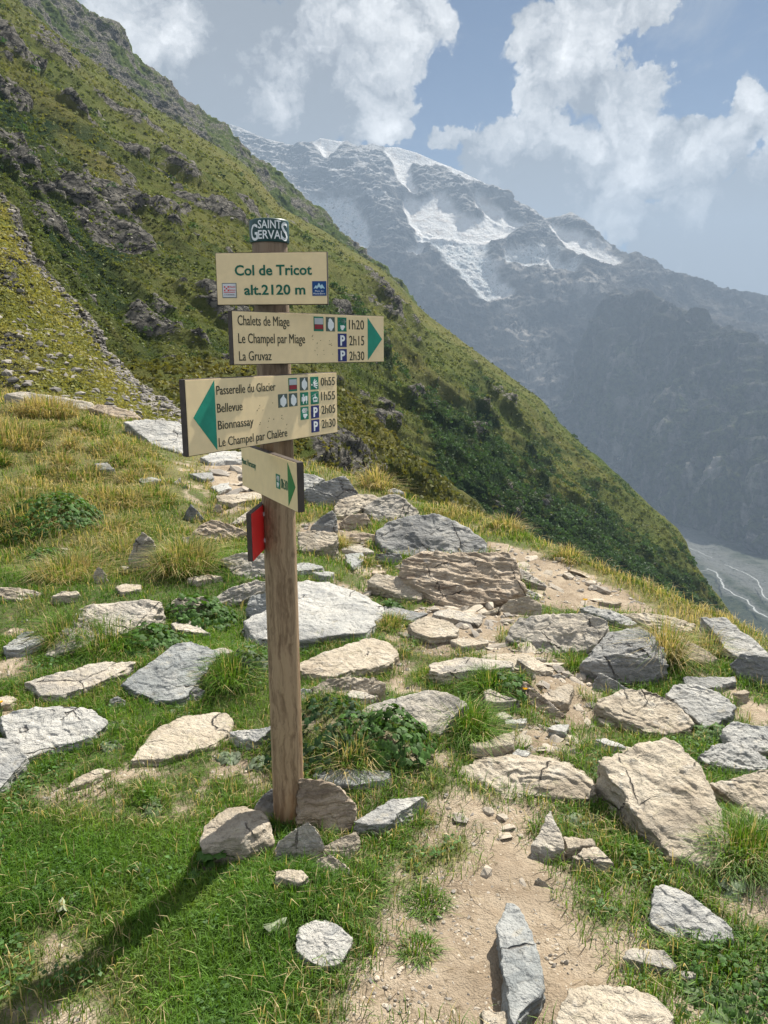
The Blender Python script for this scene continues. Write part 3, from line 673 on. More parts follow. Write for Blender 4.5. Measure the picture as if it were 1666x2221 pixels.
RM = dict(
 tan=rock_material('tan_schist', (.385, .33, .255), (.485, .43, .345), (.30, .25, .19), .4, .25),
 grey=rock_material('grey_schist', (.20, .205, .205), (.31, .305, .29), (.15, .155, .16), .4, .35, (.40, .36, .28)),
 pale=rock_material('pale_gneiss', (.36, .36, .345), (.465, .45, .415), (.265, .27, .27), .45, .25, (.46, .40, .28)),
 brown=rock_material('banded_brown_schist', (.36, .29, .215), (.47, .39, .30), (.22, .165, .12), .5, .1),
 blue=rock_material('blue_grey_slate', (.25, .265, .265), (.35, .355, .345), (.20, .215, .22), .4, .3, (.42, .36, .25)),
 mix=rock_material('grey_and_tan_schist', (.34, .325, .295), (.48, .425, .345), (.27, .25, .225), .45, .3))
ZOOM = {4: (0, 750, 2.592), 5: (640, 950, 2.9625), 6: (1066, 950, 2.765), 7: (0, 1250, 2.592), 8: (600, 1350, 2.592),
        9: (1066, 1300, 2.765), 10: (0, 1650, 2.37), 11: (600, 1750, 2.931), 12: (1066, 1750, 2.765)}
GX0, GY0, GRES = -14., 0., .02                # ground cells under rock, kept clear of grass
NGX, NGY = int(24/GRES), int(20/GRES)
COV = np.zeros((NGX, NGY), bool)
def cell(x, y): return np.clip(((x-GX0)/GRES).astype(int), 0, NGX-1), np.clip(((y-GY0)/GRES).astype(int), 0, NGY-1)
def covered(x, y): return COV[cell(x, y)]
NROCK = [0]
def rock(z, pts, label, mat='tan', tilt=None, h=None, T=None, rough=1., name='rock', fac=3):
    NROCK[0] += 1; sd_ = NROCK[0]; r = np.random.default_rng(100+sd_); rp = random.Random(sd_)
    ox, oy, k = ZOOM[z]
    px = [(ox+p[0]/k, oy+p[1]/k) for p in pts]
    mx_, my_ = np.mean([p[0] for p in px]), np.mean([p[1] for p in px]); px = [(mx_+(x-mx_)*1.05, my_+(y-my_)*1.05) for x, y in px]
    ex = [p[2] if len(p) > 2 else None for p in pts]
    if h is not None:
        V = [hit(x, y, h+.004) for x, y in px]; c = np.mean(V, 0); cl = list(V)
        d0 = np.hypot(c[0], c[1])
        cl += [np.array([c[0]+(p[0]-c[0])*1.05, c[1]+(p[1]-c[1])*1.05, float(gz(p[0], p[1]))-.09]) for p in V]
        strat = Vector((r.normal()*.12, r.normal()*.12, 1)).normalized()
    else:
        ib = max(range(len(px)), key=lambda i: px[i][1]); yb = px[ib][1]
        A = hit(px[ib][0], yb, .03 if tilt < 35 else 0.); r0 = math.hypot(A[0], A[1]); cl = []
        width = (max(p[0] for p in px)-min(p[0] for p in px))*r0/FPX
        T_ = T or width*.5; tt = math.tan(R_(tilt))
        for (x, y), e in zip(px, ex):
            q = raydir(x, y); tp = -q[2]/math.hypot(q[0], q[1])
            d = e if e is not None else r0*((EYE-A[2])/r0+tt)/(tp+tt) - r0
            q = at(x, y, r0+d); cl.append(q)
            g = float(gz(q[0], q[1])); dr = q[:2]/np.hypot(q[0], q[1])
            zz = max(q[2]-g, 0)
            cl.append(np.array([q[0]+dr[0]*.03, q[1]+dr[1]*.03, g-.07]))
            qb = q[:2] + dr*(T_*(.55+.3*r.random())) + (np.array([A[0], A[1]])+dr*T_*.6-q[:2])*.12
            cl.append(np.array([qb[0], qb[1], min(float(gz(*qb))-.05+zz*.45, q[2]-.02)]))
        c = np.mean(cl, 0); d0 = r0
        strat = Vector((r.normal()*.35, r.normal()*.35, 1)).normalized()
    cl = np.array(cl); base = np.array([c[0], c[1], float(gz(c[0], c[1]))]); L = cl - base
    bm = bmesh.new()
    for v in L: bm.verts.new(v)
    g = bmesh.ops.convex_hull(bm, input=bm.verts)
    bmesh.ops.delete(bm, geom=[e for e in set(g['geom_interior']+g['geom_unused']) if isinstance(e, bmesh.types.BMVert) and e.is_valid], context='VERTS')
    dim = float(np.max(L.max(0)-L.min(0)))
    for i in range(int(7*rough)):                      # knocked-off corners
        n = Vector((r.normal(), r.normal(), r.normal()*.7+.15)).normalized()
        mx = max(v.co.dot(n) for v in bm.verts); mn = min(v.co.dot(n) for v in bm.verts)
        co = n*(mx-(mx-mn)*r.uniform(.005, .022))
        res = bmesh.ops.bisect_plane(bm, geom=bm.verts[:]+bm.edges[:]+bm.faces[:], plane_co=co, plane_no=n, clear_outer=True)
        ed = [e for e in res['geom_cut'] if isinstance(e, bmesh.types.BMEdge)]
        if ed: bmesh.ops.edgenet_fill(bm, edges=ed)
    bmesh.ops.recalc_face_normals(bm, faces=bm.faces)
    me = bpy.data.meshes.new(name); bm.to_mesh(me); bm.free()
    o = link(name, me, RM[mat], None, base)
    md = o.modifiers.new('r', 'REMESH'); md.mode = 'VOXEL'
    small = float(np.sort(L.max(0)-L.min(0))[0])
    md.voxel_size = min(max(dim/120, d0*.0011), max(small/6, .006))
    dg = bpy.context.evaluated_depsgraph_get(); dg.update()
    m2 = bpy.data.meshes.new_from_object(o.evaluated_get(dg)); o.modifiers.clear(); o.data = m2
    if not m2.materials: m2.materials.append(RM[mat])
    n = len(m2.vertices)
    if n:
        co = np.empty(n*3); m2.vertices.foreach_get('co', co); co = co.reshape(-1, 3)
        no = np.empty(n*3); m2.vertex_normals.foreach_get('vector', no); no = no.reshape(-1, 3)
        off = sd_*13.7; s = dim
        a = np.array(strat[:]); w = fbm(co/s*2.5+off, 3)
        sh = (co@a) + .06*s*w
        lay = max(.022, s*.045)
        st = perlin(np.stack([co[:, 0]/s*1.5+off, co[:, 1]/s*1.5, sh/lay], -1)); st2 = perlin(np.stack([co[:, 0]/s*4+off, co[:, 1]/s*4, sh/lay*2.7], -1))
        side = 1-np.abs(no@a)
        uu = fbm(co/s*1.9+off*1.3, 4)*5 + sh/lay*.35; fl = np.floor(uu); terr = fl + sstep(.72, 1., uu-fl) - uu
        dsp = min(.008, s*.016)*terr + s*(.020*fbm(co/s*3.2+off, 4) + .012*(ridged(co/s*6+off, 3)-.3)) + np.minimum(.02, s*.03)*(st*.8+st2*.5)*(.10+.90*side) + .006*fbm(co*20+off, 4)
        lat = np.stack([fbm(co/s*3.4+off+31*q, 3) for q in (1, 2)] + [0*dsp], -1)*.055*s + np.stack([fbm(co/s*11+off+31*q, 3) for q in (3, 4)] + [0*dsp], -1)*.014*s
        co = co + no*(dsp*rough)[:, None] + lat
        m2.vertices.foreach_set('co', co.ravel())
        wx, wy = co[:, 0]+base[0], co[:, 1]+base[1]; up_ = co[:, 2]+base[2] > gz(wx, wy)+.012; COV[cell(wx[up_], wy[up_])] = True
        m2.polygons.foreach_set('use_smooth', np.ones(len(m2.polygons), bool)); m2.update()
    bpy.data.meshes.remove(me); m2.name = name
    tag(o, label, 'rock'); return o

# up the rock steps behind the post
rock(5, [(75,325),(160,290),(300,242),(335,252),(400,350),(375,385),(170,447),(90,412)], 'dark grey angular boulder topping the rock steps, right of the lowest cream sign', 'grey', 58)
rock(5, [(45,225),(120,235),(190,262),(110,300),(60,350),(30,330)], 'flat pale slab peeping out behind the angular boulder beside the lowest cream sign', 'pale', 35)
rock(5, [(245,440),(290,395),(400,362),(500,365),(540,390),(470,440),(330,500),(255,500)], 'tan topped boulder with dark front between two grey boulders high on the steps', 'tan', 34)
rock(5, [(450,450),(500,400),(640,358),(720,400),(800,480),(805,500),(640,545),(520,540)], 'creased grey boulder just above the largest smooth grey slab', 'mix', 42)
rock(5, [(100,570),(180,500),(240,462),(270,520),(265,590),(200,610)], 'small grey wedge stone below the topmost angular boulder', 'grey', 55)
rock(5, [(290,550),(350,490),(450,485),(490,545),(420,590),(320,590)], 'shaded brown grey stone tucked in the gap left of the largest grey slab', 'brown', 60)
rock(5, [(520,600),(610,540),(760,500),(900,488),(1000,530),(1100,580),(1215,675),(1205,735),(1000,730),(760,765),(600,715),(560,655)], 'largest smooth grey slab tilted towards the viewer, behind the banded brown boulder', 'grey', 36)
rock(5, [(690,850),(720,790),(850,745),(1100,755),(1340,738),(1400,790),(1440,880),(1465,955),(1330,1020),(1060,1085),(900,1040),(860,980),(760,930)], 'biggest brown boulder with layered bands, lying beside the dirt path', 'brown', 36, rough=1.3)
rock(5, [(28,610),(100,592),(240,605),(275,630),(240,680),(150,715),(28,720)], 'pale tan boulder touching the right edge of the post below the lowest cream sign', 'tan', 34)
rock(5, [(350,620),(430,605),(545,625),(540,660),(440,680),(370,660)], 'reddish brown rubble stone left of the largest smooth grey slab', 'brown', 45)
rock(5, [(515,745),(610,735),(680,740),(685,785),(640,815),(560,795)], 'dark blocky stone under the left end of the largest smooth grey slab', 'grey', 62)
rock(5, [(640,820),(690,800),(705,842),(655,848)], 'small tan stone wedged below the left tip of the biggest brown boulder', 'tan', 55)
rock(5, [(330,750),(430,730),(440,790),(370,840)], 'flat bluish slab set in the turf between pale tan boulder and banded brown boulder', 'blue', h=.03)
rock(5, [(470,920),(530,870),(660,890),(760,950),(825,1010),(800,1035),(690,1020),(560,960)], 'sloping tan slab lying left of the biggest brown boulder', 'tan', 32)
rock(5, [(-290,1180),(-180,1100),(28,930),(210,925),(280,980),(440,1010),(530,1070),(550,1110),(500,1140),(470,1240),(330,1235),(120,1270),(28,1290),(-180,1300),(-260,1265)], 'largest white blue slab lying flat behind the middle of the post', 'pale', h=.06)
rock(5, [(28,1440),(100,1410),(330,1380),(480,1285),(590,1325),(640,1395),(620,1430),(400,1500),(250,1525),(60,1510)], 'cream flat slab in the turf, next below the largest white blue slab', 'tan', h=.05)
rock(5, [(730,1190),(850,1145),(960,1165),(1050,1215),(1020,1260),(880,1275),(760,1240)], 'cracked tan slab in the path below the sloping tan slab', 'tan', h=.05)
rock(5, [(1000,1300),(1060,1285),(1230,1295),(1240,1315),(1080,1340)], 'narrow pale slab lying flat in the gravel of the path', 'tan', h=.03)
rock(5, [(870,1490),(900,1450),(1080,1408),(1240,1430),(1390,1440),(1385,1465),(1100,1500),(930,1505)], 'long thin slab roofing over a dark grassy hollow', 'mix', h=.06)
rock(5, [(1200,1410),(1260,1385),(1480,1390),(1655,1480),(1640,1500),(1430,1480)], 'tan slab in the path that carries a small flat splinter', 'tan', h=.02)
rock(5, [(1425,1422),(1442,1412),(1545,1478),(1530,1492)], 'small flat stone splinter resting on a tan slab in the path', 'mix', h=.05)
rock(5, [(1310,1100),(1380,1040),(1500,1015),(1570,1060),(1580,1155),(1320,1140)], 'tan block with a flat cut face under the right end of the banded brown boulder', 'tan', 60)
rock(5, [(1205,1125),(1310,1085),(1320,1110),(1215,1142)], 'small flat tan stone leaning on the block with the cut face', 'tan', 40)
rock(5, [(1395,840),(1430,825),(1520,890),(1610,940),(1600,955),(1460,905)], 'thin grey slab behind the right end of the banded brown boulder', 'mix', 30)
rock(5, [(1390,995),(1490,970),(1560,1000),(1575,1040),(1500,1030)], 'whitish stone between the banded brown boulder and the block with the cut face', 'pale', 45)
rock(5, [(590,335),(640,320),(700,345),(690,358),(600,350)], 'small pale slab in the grass near the crest above the rock steps', 'pale', 40)
rock(5, [(978,488),(1030,493),(1012,507)], 'small pale stone in the crest grass above the largest smooth grey slab', 'pale', 45)
# right hand side
rock(6, [(362,725),(390,710),(440,715),(450,735),(390,742)], 'lone small pale rock between the crest path and the long crest grass', 'tan', 60)
rock(6, [(530,1020),(600,1005),(700,1030),(820,1075),(858,1110),(830,1125),(700,1065),(600,1050)], 'pale slab with a grass fringe behind the rounded grey boulder', 'pale', 30)
rock(6, [(100,1200),(140,1130),(180,1085),(400,1060),(560,1050),(680,1100),(695,1150),(640,1230),(560,1275),(400,1290),(220,1250)], 'rounded long grey boulder with pinkish tan right end', 'mix', 38)
rock(6, [(545,1350,.0),(650,1270,.14),(700,1180,.32),(880,1138,.46),(940,1165,.34),(1030,1270,.18),(1045,1370,.06),(930,1460,.02),(760,1470,0),(720,1428,.0),(620,1400,.0),(900,1262,.1),(735,1390,.02)], 'dark grey angular boulder with sharp ridge, dry tussock at its right', 'grey', 55)
rock(6, [(960,1170),(1010,1150),(1170,1200),(1350,1320),(1330,1345),(1200,1330),(1050,1230)], 'tan sloping slab behind the dry tussock', 'tan', 20)
rock(6, [(780,1055),(950,1050),(1090,1075),(1210,1115),(1200,1140),(1130,1168),(1000,1145),(930,1100)], 'cream slab with a dark hollow on top, close under the crest grass', 'tan', 24)
rock(6, [(1265,1080),(1400,1085),(1500,1160),(1560,1200),(1660,1290),(1700,1330),(1655,1390),(1500,1310),(1440,1290),(1350,1160)], 'long whitish slab at the right edge below the valley streams', 'pale', 20)
rock(6, [(1440,1360),(1500,1300),(1659,1310),(1740,1330),(1740,1460),(1600,1480),(1500,1450)], 'dark shaded block under the long whitish slab at the right edge', 'grey', 62)
rock(6, [(610,1490),(650,1410),(740,1450),(815,1500),(740,1540),(640,1540)], 'small grey stone in front of the sharp ridged boulder', 'grey', 60)
rock(9, [(630,630),(690,590),(780,545),(900,540),(1020,580),(1100,630),(1185,730),(1180,770),(1020,805),(930,795),(830,730),(700,680)], 'tan cracked boulder with one deep furrow below the small grey stone', 'tan', 20, rough=1.2)
rock(9, [(1045,570),(1110,510),(1220,510),(1350,560),(1455,640),(1430,690),(1340,750),(1290,770),(1200,700),(1100,610)], 'white streaked slab right of the furrowed tan boulder', 'pale', 16)
rock(9, [(1380,800),(1440,735),(1560,745),(1659,770),(1720,800),(1720,900),(1610,910),(1500,870),(1420,840)], 'upper of two white ribbed rocks at the right edge', 'pale', 20, rough=1.3)
rock(9, [(1245,940),(1330,880),(1480,840),(1560,880),(1655,970),(1640,1010),(1560,1020),(1380,1000),(1300,980)], 'lower of two white ribbed rocks at the right edge', 'pale', 20, rough=1.3)
rock(9, [(1330,1100),(1450,1075),(1640,1025),(1720,1060),(1720,1330),(1600,1330),(1560,1290),(1500,1200)], 'pinkish layered rock cut by the right edge, beside the biggest tan slab', 'tan', 22, rough=1.2)
rock(9, [(655,970),(800,910),(900,880),(1060,845),(1130,880),(1220,1010),(1330,1150),(1400,1400),(1360,1490),(1250,1580),(1060,1510),(1030,1420),(950,1310),(900,1250),(860,1130),(780,1040)], 'biggest tan slab, wedge shaped with a rough sunlit face', 'tan', 13, rough=1.2)
rock(9, [(-200,1056),(-120,1000),(0,965),(150,960),(350,975),(480,1020),(590,1100),(610,1160),(540,1190),(400,1160),(250,1140),(120,1170),(0,1160),(-60,1180),(-150,1110)], 'wide cream whaleback rock left of the biggest tan slab', 'tan', 20, rough=1.2)
rock(9, [(235,1550),(245,1475),(300,1380,.1),(350,1270,.16),(388,1360,.14),(440,1495,.02),(390,1530),(320,1572)], 'pointed fin of stone standing in bare soil', 'mix', 62)
rock(9, [(430,1420),(500,1415),(600,1440),(610,1470),(460,1492)], 'low tan stone directly right of the pointed fin of stone', 'tan', h=.04)
rock(9, [(480,1540),(560,1490),(640,1490),(725,1575),(640,1572),(520,1557)], 'flat tan stone in the turf, just below and right of the pointed fin', 'tan', h=.04)
rock(9, [(625,840),(680,830),(790,870),(800,890),(700,872)], 'thin white stone in grass above the biggest tan slab', 'pale', h=.03)
rock(9, [(125,920),(160,900),(240,910),(210,940),(140,942)], 'small whitish slab above the cream whaleback rock', 'pale', h=.02)
rock(9, [(20,690),(70,670),(130,700),(60,717)], 'small grey slab beneath the grassy hollow, upper of a pair', 'mix', h=.02)
rock(9, [(80,722),(210,715),(190,742),(90,747)], 'small grey slab beneath the grassy hollow, lower of a pair', 'pale', h=.02)
rock(9, [(325,920),(350,903),(378,915),(370,937)], 'small brown stone among chips above the whaleback rock', 'brown', 55)
rock(9, [(460,900),(500,893),(515,930),(470,927)], 'small grey stone among chips above the right part of the whaleback rock', 'mix', 50)
rock(9, [(165,490),(215,500),(320,620),(440,690),(395,722),(330,712),(250,640)], 'leaning dark slab on the right edge of the grassy hollow with the yellow flower', 'brown', 48)
rock(9, [(360,458),(410,443),(447,470),(400,480)], 'small flat stone alone in the gravel below the rounded grey boulder', 'mix', 45)
rock(9, [(620,712),(690,700),(750,745),(700,757)], 'thin tan flake under the left end of the furrowed tan boulder', 'tan', h=.02)
# right of and in front of the post
rock(8, [(200,370),(290,315),(400,308),(560,310),(605,345),(560,380),(430,420),(330,387),(290,420),(220,432)], 'white topped rock with dark left side, close right of the post', 'tan', 42)
rock(8, [(120,375),(195,370),(210,400),(170,442),(120,450)], 'cream stone showing just right of the post beside the white topped rock', 'pale', 50)
rock(8, [(465,510),(520,470),(620,460),(850,382),(960,400),(1060,450),(960,520),(920,620),(860,615),(750,560),(600,530)], 'smooth grey domed rock behind the clump of green leaves right of the post', 'mix', 28, rough=.7)
rock(8, [(215,850),(290,825),(450,820),(640,840),(620,880),(440,910),(300,902)], 'flat slab in the shade under the leafy bank right of the post', 'blue', h=.02)
rock(8, [(130,890),(200,876),(275,890),(290,930),(380,960),(440,1040),(430,1120),(390,1165),(300,1185),(200,1150),(130,1120)], 'reddish rugged stone propped against the right side of the post foot', 'brown', 68, T=.2, rough=1.4)
rock(8, [(440,1120),(520,1070),(640,1000),(825,975),(760,1030),(640,1090),(600,1130),(500,1127)], 'pointed pale grey slab right of the rugged stone at the post foot', 'pale', h=.05)
rock(10, [(1418,480),(1440,410),(1580,315),(1620,350),(1665,440),(1620,500),(1540,540),(1440,530)], 'grey triangular stone standing in front of the post foot', 'mix', 70, T=.12, rough=.8)
rock(8, [(180,1410),(240,1330),(300,1305),(380,1360),(450,1440),(380,1455),(250,1445)], 'low cream stone in front and right of the triangular stone', 'tan', 55)
rock(8, [(260,1270),(330,1220),(450,1180),(465,1240),(440,1310),(380,1350),(290,1300)], 'rough tan stone under the rugged reddish stone', 'tan', 45)
rock(10, [(1040,410,.05),(1080,330,.13),(1160,260,.19),(1240,243,.22),(1320,260,.20),(1370,300,.14),(1400,390,.05),(1405,430,.03),(1360,500,.01),(1290,540,0),(1200,500,0),(1090,480,.02),(1050,450,.03),(1240,385,.03),(1120,415,.03),(1370,350,.05)], 'rounded cream boulder at the left of the post foot', 'tan', 64, T=.2, rough=.9)
rock(10, [(1310,230),(1395,140),(1440,160),(1440,300),(1340,270)], 'dark stone half hidden behind the post and the rounded cream boulder', 'grey', 65, T=.1)
rock(11, [(120,905),(135,840),(165,775),(225,765),(250,735),(345,745),(385,790),(470,840),(425,905),(410,985),(330,975),(265,1015),(200,965)], 'pale round slab under overhanging grass in front of the post', 'pale', 14, T=.12)
rock(11, [(0,400),(120,395),(200,440),(150,475),(0,445)], 'low cream stone half buried in grass in front of the triangular stone', 'tan', h=.05)
rock(12, [(50,740),(80,720),(90,580),(130,585),(200,680),(220,800),(285,900),(290,1000),(280,1090),(220,1105),(185,1130),(190,1200),(150,1280),(110,1230),(85,1150),(90,1030),(65,980),(60,830)], 'long narrow grey slab standing on edge in the bare soil', 'blue', h=.06, rough=.8)
rock(12, [(360,1302),(420,1180),(500,1080),(600,1085),(720,1095),(860,1080),(960,1120),(1055,1220),(1060,1302),(1050,1400),(360,1400)], 'broad cream slab at the bottom edge in the soil', 'tan', h=.05)
rock(12, [(975,560),(990,470),(1040,470),(1140,500),(1180,560),(1250,650),(1370,670),(1430,730),(1455,800),(1390,805),(1290,770),(1180,720),(1090,780),(1030,750),(980,700)], 'light blue grey rock with a shaded lip in the lower right turf', 'pale', 18)
rock(12, [(795,900),(850,845),(1040,860),(1105,950),(1080,970),(900,932)], 'flat pinkish grey slab half sunk in soil below the light blue grey rock', 'mix', h=.025)
rock(12, [(1120,980),(1210,980),(1235,1025),(1160,1022)], 'small pinkish slab below the shaded lip rock', 'mix', h=.02)
rock(12, [(258,458),(280,418),(368,485),(320,490)], 'small cream stone with a dark shadow alone on bare soil', 'tan', 55)
rock(11, [(1310,1300),(1340,1285),(1460,1300),(1490,1350),(1480,1400),(1320,1400)], 'small cream block cut by the bottom edge, left of the broad cream slab', 'tan', h=.04)
# left hand side
rock(7, [(-20,60),(120,65),(190,80),(240,95),(180,112),(120,140),(-20,110)], 'low tan rock with a dark cleft at the left edge', 'tan', 40)
rock(7, [(270,440),(330,390),(430,280),(520,170),(640,165),(780,140),(900,150),(880,200),(850,260),(760,300),(600,285),(530,275),(450,330),(340,420)], 'long cream and grey boulder overhanging grass, left of the post', 'mix', 26)
rock(7, [(20,390),(80,350),(220,335),(245,350),(200,380),(100,410),(40,412)], 'small flat blue grey slab at the left edge', 'blue', h=.04)
rock(7, [(165,590),(300,545),(500,500),(680,480),(745,490),(690,530),(560,590),(450,620),(350,665),(260,667)], 'long grey slab flush with the turf below the overhanging boulder', 'mix', h=.04)
rock(7, [(700,600),(820,510),(960,400),(1080,375),(1220,425),(1200,480),(1080,530),(1010,620),(1020,680),(880,697),(800,630)], 'blue grey slab with a cracked front edge, left of the post', 'blue', 16)
rock(7, [(20,790),(80,760),(200,735),(330,755),(460,745),(540,800),(597,810),(545,870),(530,900),(440,920),(330,935),(240,970),(150,1010),(70,960),(80,900)], 'whitish rough rock at the left edge, the larger of two joined', 'pale', 16)
rock(7, [(-60,900),(0,900),(60,920),(80,970),(150,1012),(60,1070),(20,1110),(-10,1200),(-80,1250)], 'whitish rough rock at the left edge, the lower piece of two joined', 'pale', 14)
rock(7, [(740,1030),(830,930),(920,830),(1040,785),(1130,800),(1260,770),(1295,820),(1270,890),(1200,935),(1060,960),(950,1010),(820,1012)], 'smooth cream slab flush with the turf left of the post', 'tan', h=.025, rough=.6)
rock(7, [(370,1190),(420,1140),(540,1080),(600,1080),(622,1090),(500,1152)], 'narrow cream slab in the lower left turf', 'tan', h=.02)
rock(7, [(1195,140),(1280,70),(1440,25),(1500,30),(1480,80),(1380,130),(1290,167)], 'grey rock touching the left side of the post above the green leaves', 'mix', 50)
rock(7, [(1385,180),(1410,110),(1503,90),(1530,120),(1530,250),(1440,262)], 'grey split block partly behind the left side of the post', 'blue', 60)
rock(7, [(960,160),(990,125),(1150,115),(1165,140),(1020,200),(970,212)], 'tan stone behind the green leaves left of the post', 'tan', 55)
rock(7, [(612,730),(625,690),(660,670),(705,700),(692,742),(645,748)], 'small dark stone with a shadowed side in the turf', 'grey', 65)
rock(7, [(-20,690),(40,670),(100,685),(60,712),(-20,727)], 'small tan slab at the left edge above the whitish rough rock', 'tan', h=.03)
rock(7, [(118,242),(150,233),(162,255),(130,262)], 'white pebble in the turf above the small blue grey slab', 'pale', 60)
rock(7, [(1010,692),(1080,620),(1155,640),(1120,702)], 'shaded grey stone under the grass bank beside the cracked blue grey slab', 'grey', 50)
rock(4, [(725,1180),(770,1090),(800,1045),(860,1100),(885,1185),(850,1240),(780,1272),(735,1240)], 'upright pointed grey stone like a tooth in the left bank', 'mix', 76, T=.15)
rock(4, [(1090,1060),(1120,1010),(1200,978),(1290,1000),(1390,1050),(1330,1072),(1260,1085),(1130,1102)], 'low brownish mound of rock left of the red board', 'brown', 48)
rock(4, [(1028,975),(1070,890),(1120,935),(1150,975),(1100,987)], 'grey pyramid stone in the grass above the brownish mound', 'grey', 70)
rock(4, [(1195,932),(1215,885),(1245,890),(1252,920),(1210,942)], 'small brown stone right of the grey pyramid stone', 'brown', 65)
rock(4, [(1003,1112),(1030,1075),(1080,1070),(1087,1130),(1040,1142)], 'small blocky tan stone at the left foot of the brownish mound', 'tan', 62)
rock(4, [(1250,1200),(1330,1170),(1400,1160),(1500,1170),(1530,1270),(1420,1312),(1340,1312),(1290,1250)], 'grey tan boulder beneath the red board, touching the post', 'mix', 50)
rock(4, [(1298,997),(1390,932),(1430,920),(1420,960),(1330,1002)], 'thin grey slab left of the red board', 'mix', 30)
rock(4, [(528,1290),(545,1240),(580,1250),(607,1310),(570,1342),(545,1332)], 'small upright tan stone between tussocks in the left bank', 'tan', 72)
rock(4, [(243,1218),(280,1198),(342,1225),(320,1252),(270,1247)], 'pinkish stone in the dry grass at the far left bank', 'tan', 60)
rock(4, [(648,1352),(700,1335),(792,1345),(782,1367),(680,1382)], 'low tan rock at the foot of the drooping tussock', 'tan', h=.03)
rock(4, [(40,275),(150,262),(270,285),(330,308),(510,318),(520,350),(370,362),(250,315)], 'long outcrop of tan rock on the crest of the left bank', 'mix', 38)
rock(4, [(505,350),(560,330),(640,342),(730,368),(785,402),(700,414),(620,392)], 'dark lipped outcrop in the middle of the left crest', 'brown', 40)
rock(4, [(705,432),(830,412),(1000,428),(1060,470),(1060,610),(960,582),(860,552),(820,502)], 'broad pale slab outcrop on the crest, left of the third sign', 'pale', 22)
rock(4, [(412,458),(450,452),(482,482),(430,478)], 'small grey stone in tussock grass under the left crest', 'mix', h=.06)
rock(4, [(528,662),(600,655),(642,690),(560,697)], 'dark flat stone alone in the middle of the left meadow', 'grey', h=.06)
rock(4, [(772,748),(850,735),(908,750),(800,767)], 'low grey stone pair member lying flat in meadow grass', 'blue', h=.05)
rock(4, [(968,772),(1015,736),(1022,760),(990,782)], 'tiny upright pale stone in the meadow left of the signs', 'pale', 60)
rock(4, [(1018,802),(1050,773),(1057,800)], 'tiny dark pointed stone in the meadow left of the signs', 'grey', 65)
rock(4, [(1062,717),(1190,710),(1202,737),(1140,747)], 'flat dark stone at the edge of the upper path', 'grey', h=.05)
rock(4, [(1188,792),(1280,766),(1297,800),(1230,817)], 'pale flat stone in the upper path, smaller of a pair', 'pale', h=.04)
rock(4, [(1208,842),(1440,823),(1482,850),(1300,887),(1230,872)], 'wide pinkish flat stone in the upper path', 'tan', h=.04)
rock(4, [(1120,625),(1240,595),(1360,600),(1360,640),(1200,652)], 'pale stone step at the far end of the upper path', 'pale', h=.05)

# half buried flat stones filling the rocky band
ZOOM[0] = (0, 0, 1.); r = np.random.default_rng(123); got = 0; tries = 0
while got < 34 and tries < 4000:
    tries += 1
    px_, py_ = (r.uniform(650, 1640), r.uniform(1130, 1640)) if r.random() < .8 else (r.uniform(20, 560), r.uniform(1180, 1640))
    p = hit(px_, py_); d = math.hypot(p[0], p[1])
    if not 3. < d < 9.5 or py_ < np.interp(px_, [650, 1000, 1300, 1640], [1120, 1190, 1290, 1430]) or (1040 < px_ < 1420 and py_ < 1300): continue
    sz = r.uniform(.07, .19)
    ring = [(p[0]+sz*.7*math.cos(a), p[1]+sz*.7*math.sin(a)) for a in np.linspace(0, 6.28, 9)]
    if covered(np.array([q[0] for q in ring]), np.array([q[1] for q in ring])).any(): continue
    a = np.sort(r.uniform(0, 6.28, 7)); el = r.uniform(.45, .8); ro = r.uniform(-.5, .5); R1 = sz*FPX/math.hypot(d, EYE); sq = EYE/d
    pts = [(px_+R1*math.cos(q)*r.uniform(.8, 1.1), py_+R1*sq*el*(math.sin(q)+ro*math.cos(q))*r.uniform(.8, 1.1)) for q in a]
    o = rock(0, pts, 'small flat stone half buried among the bigger slabs', ['tan', 'mix', 'pale', 'grey', 'brown'][int(r.choice(5, p=[.35, .3, .15, .12, .08]))], h=float(r.uniform(.015, .05)), name='flat_stone')
    o['group'] = 'half buried flat stones'; o['category'] = 'stone'; got += 1

# loose stones and gravel on the bare soil
def soil_points(n, seed, need=0., rng=(1.5, 8)):
    r = np.random.default_rng(seed); out = []
    while len(out) < n:
        a = R_(1)*r.uniform(-30, 30, 3000); d = rng[0]*(rng[1]/rng[0])**r.random(3000)
        x, y = d*np.sin(a), d*np.cos(a); k = dirtness(x, y) > need
        k &= ~covered(x, y)
        out += list(np.stack([x[k], y[k], gz(x[k], y[k])], -1))
    return np.array(out[:n])
r = np.random.default_rng(21)
Cg = soil_points(2600, 31); Sg = r.uniform(.002, .009, len(Cg))*np.clip(np.hypot(Cg[:, 0], Cg[:, 1])/2.6, .8, 2.2)*r.uniform(.6, 1.4, len(Cg))
tag(stones_mesh('gravel', Cg, Sg, STONE_S, 14, .7, .1), 'fine gravel scattered over the bare soil of the path', 'gravel', kind='stuff')
pool = []
for i in range(5):
    o = stones_mesh('small_stone', np.zeros((1, 3)), np.ones(1), STONE_S, 50+i, .6, .2)
    bmx = bmesh.new(); bmx.from_mesh(o.data); bmesh.ops.subdivide_edges(bmx, edges=bmx.edges, cuts=2, use_grid_fill=True)
    for v in bmx.verts: v.co += v.co*(.12*float(perlin(np.array(v.co[:])*2.1+i)))
    bmx.to_mesh(o.data); bmx.free(); pool.append(o.data); bpy.data.objects.remove(o)
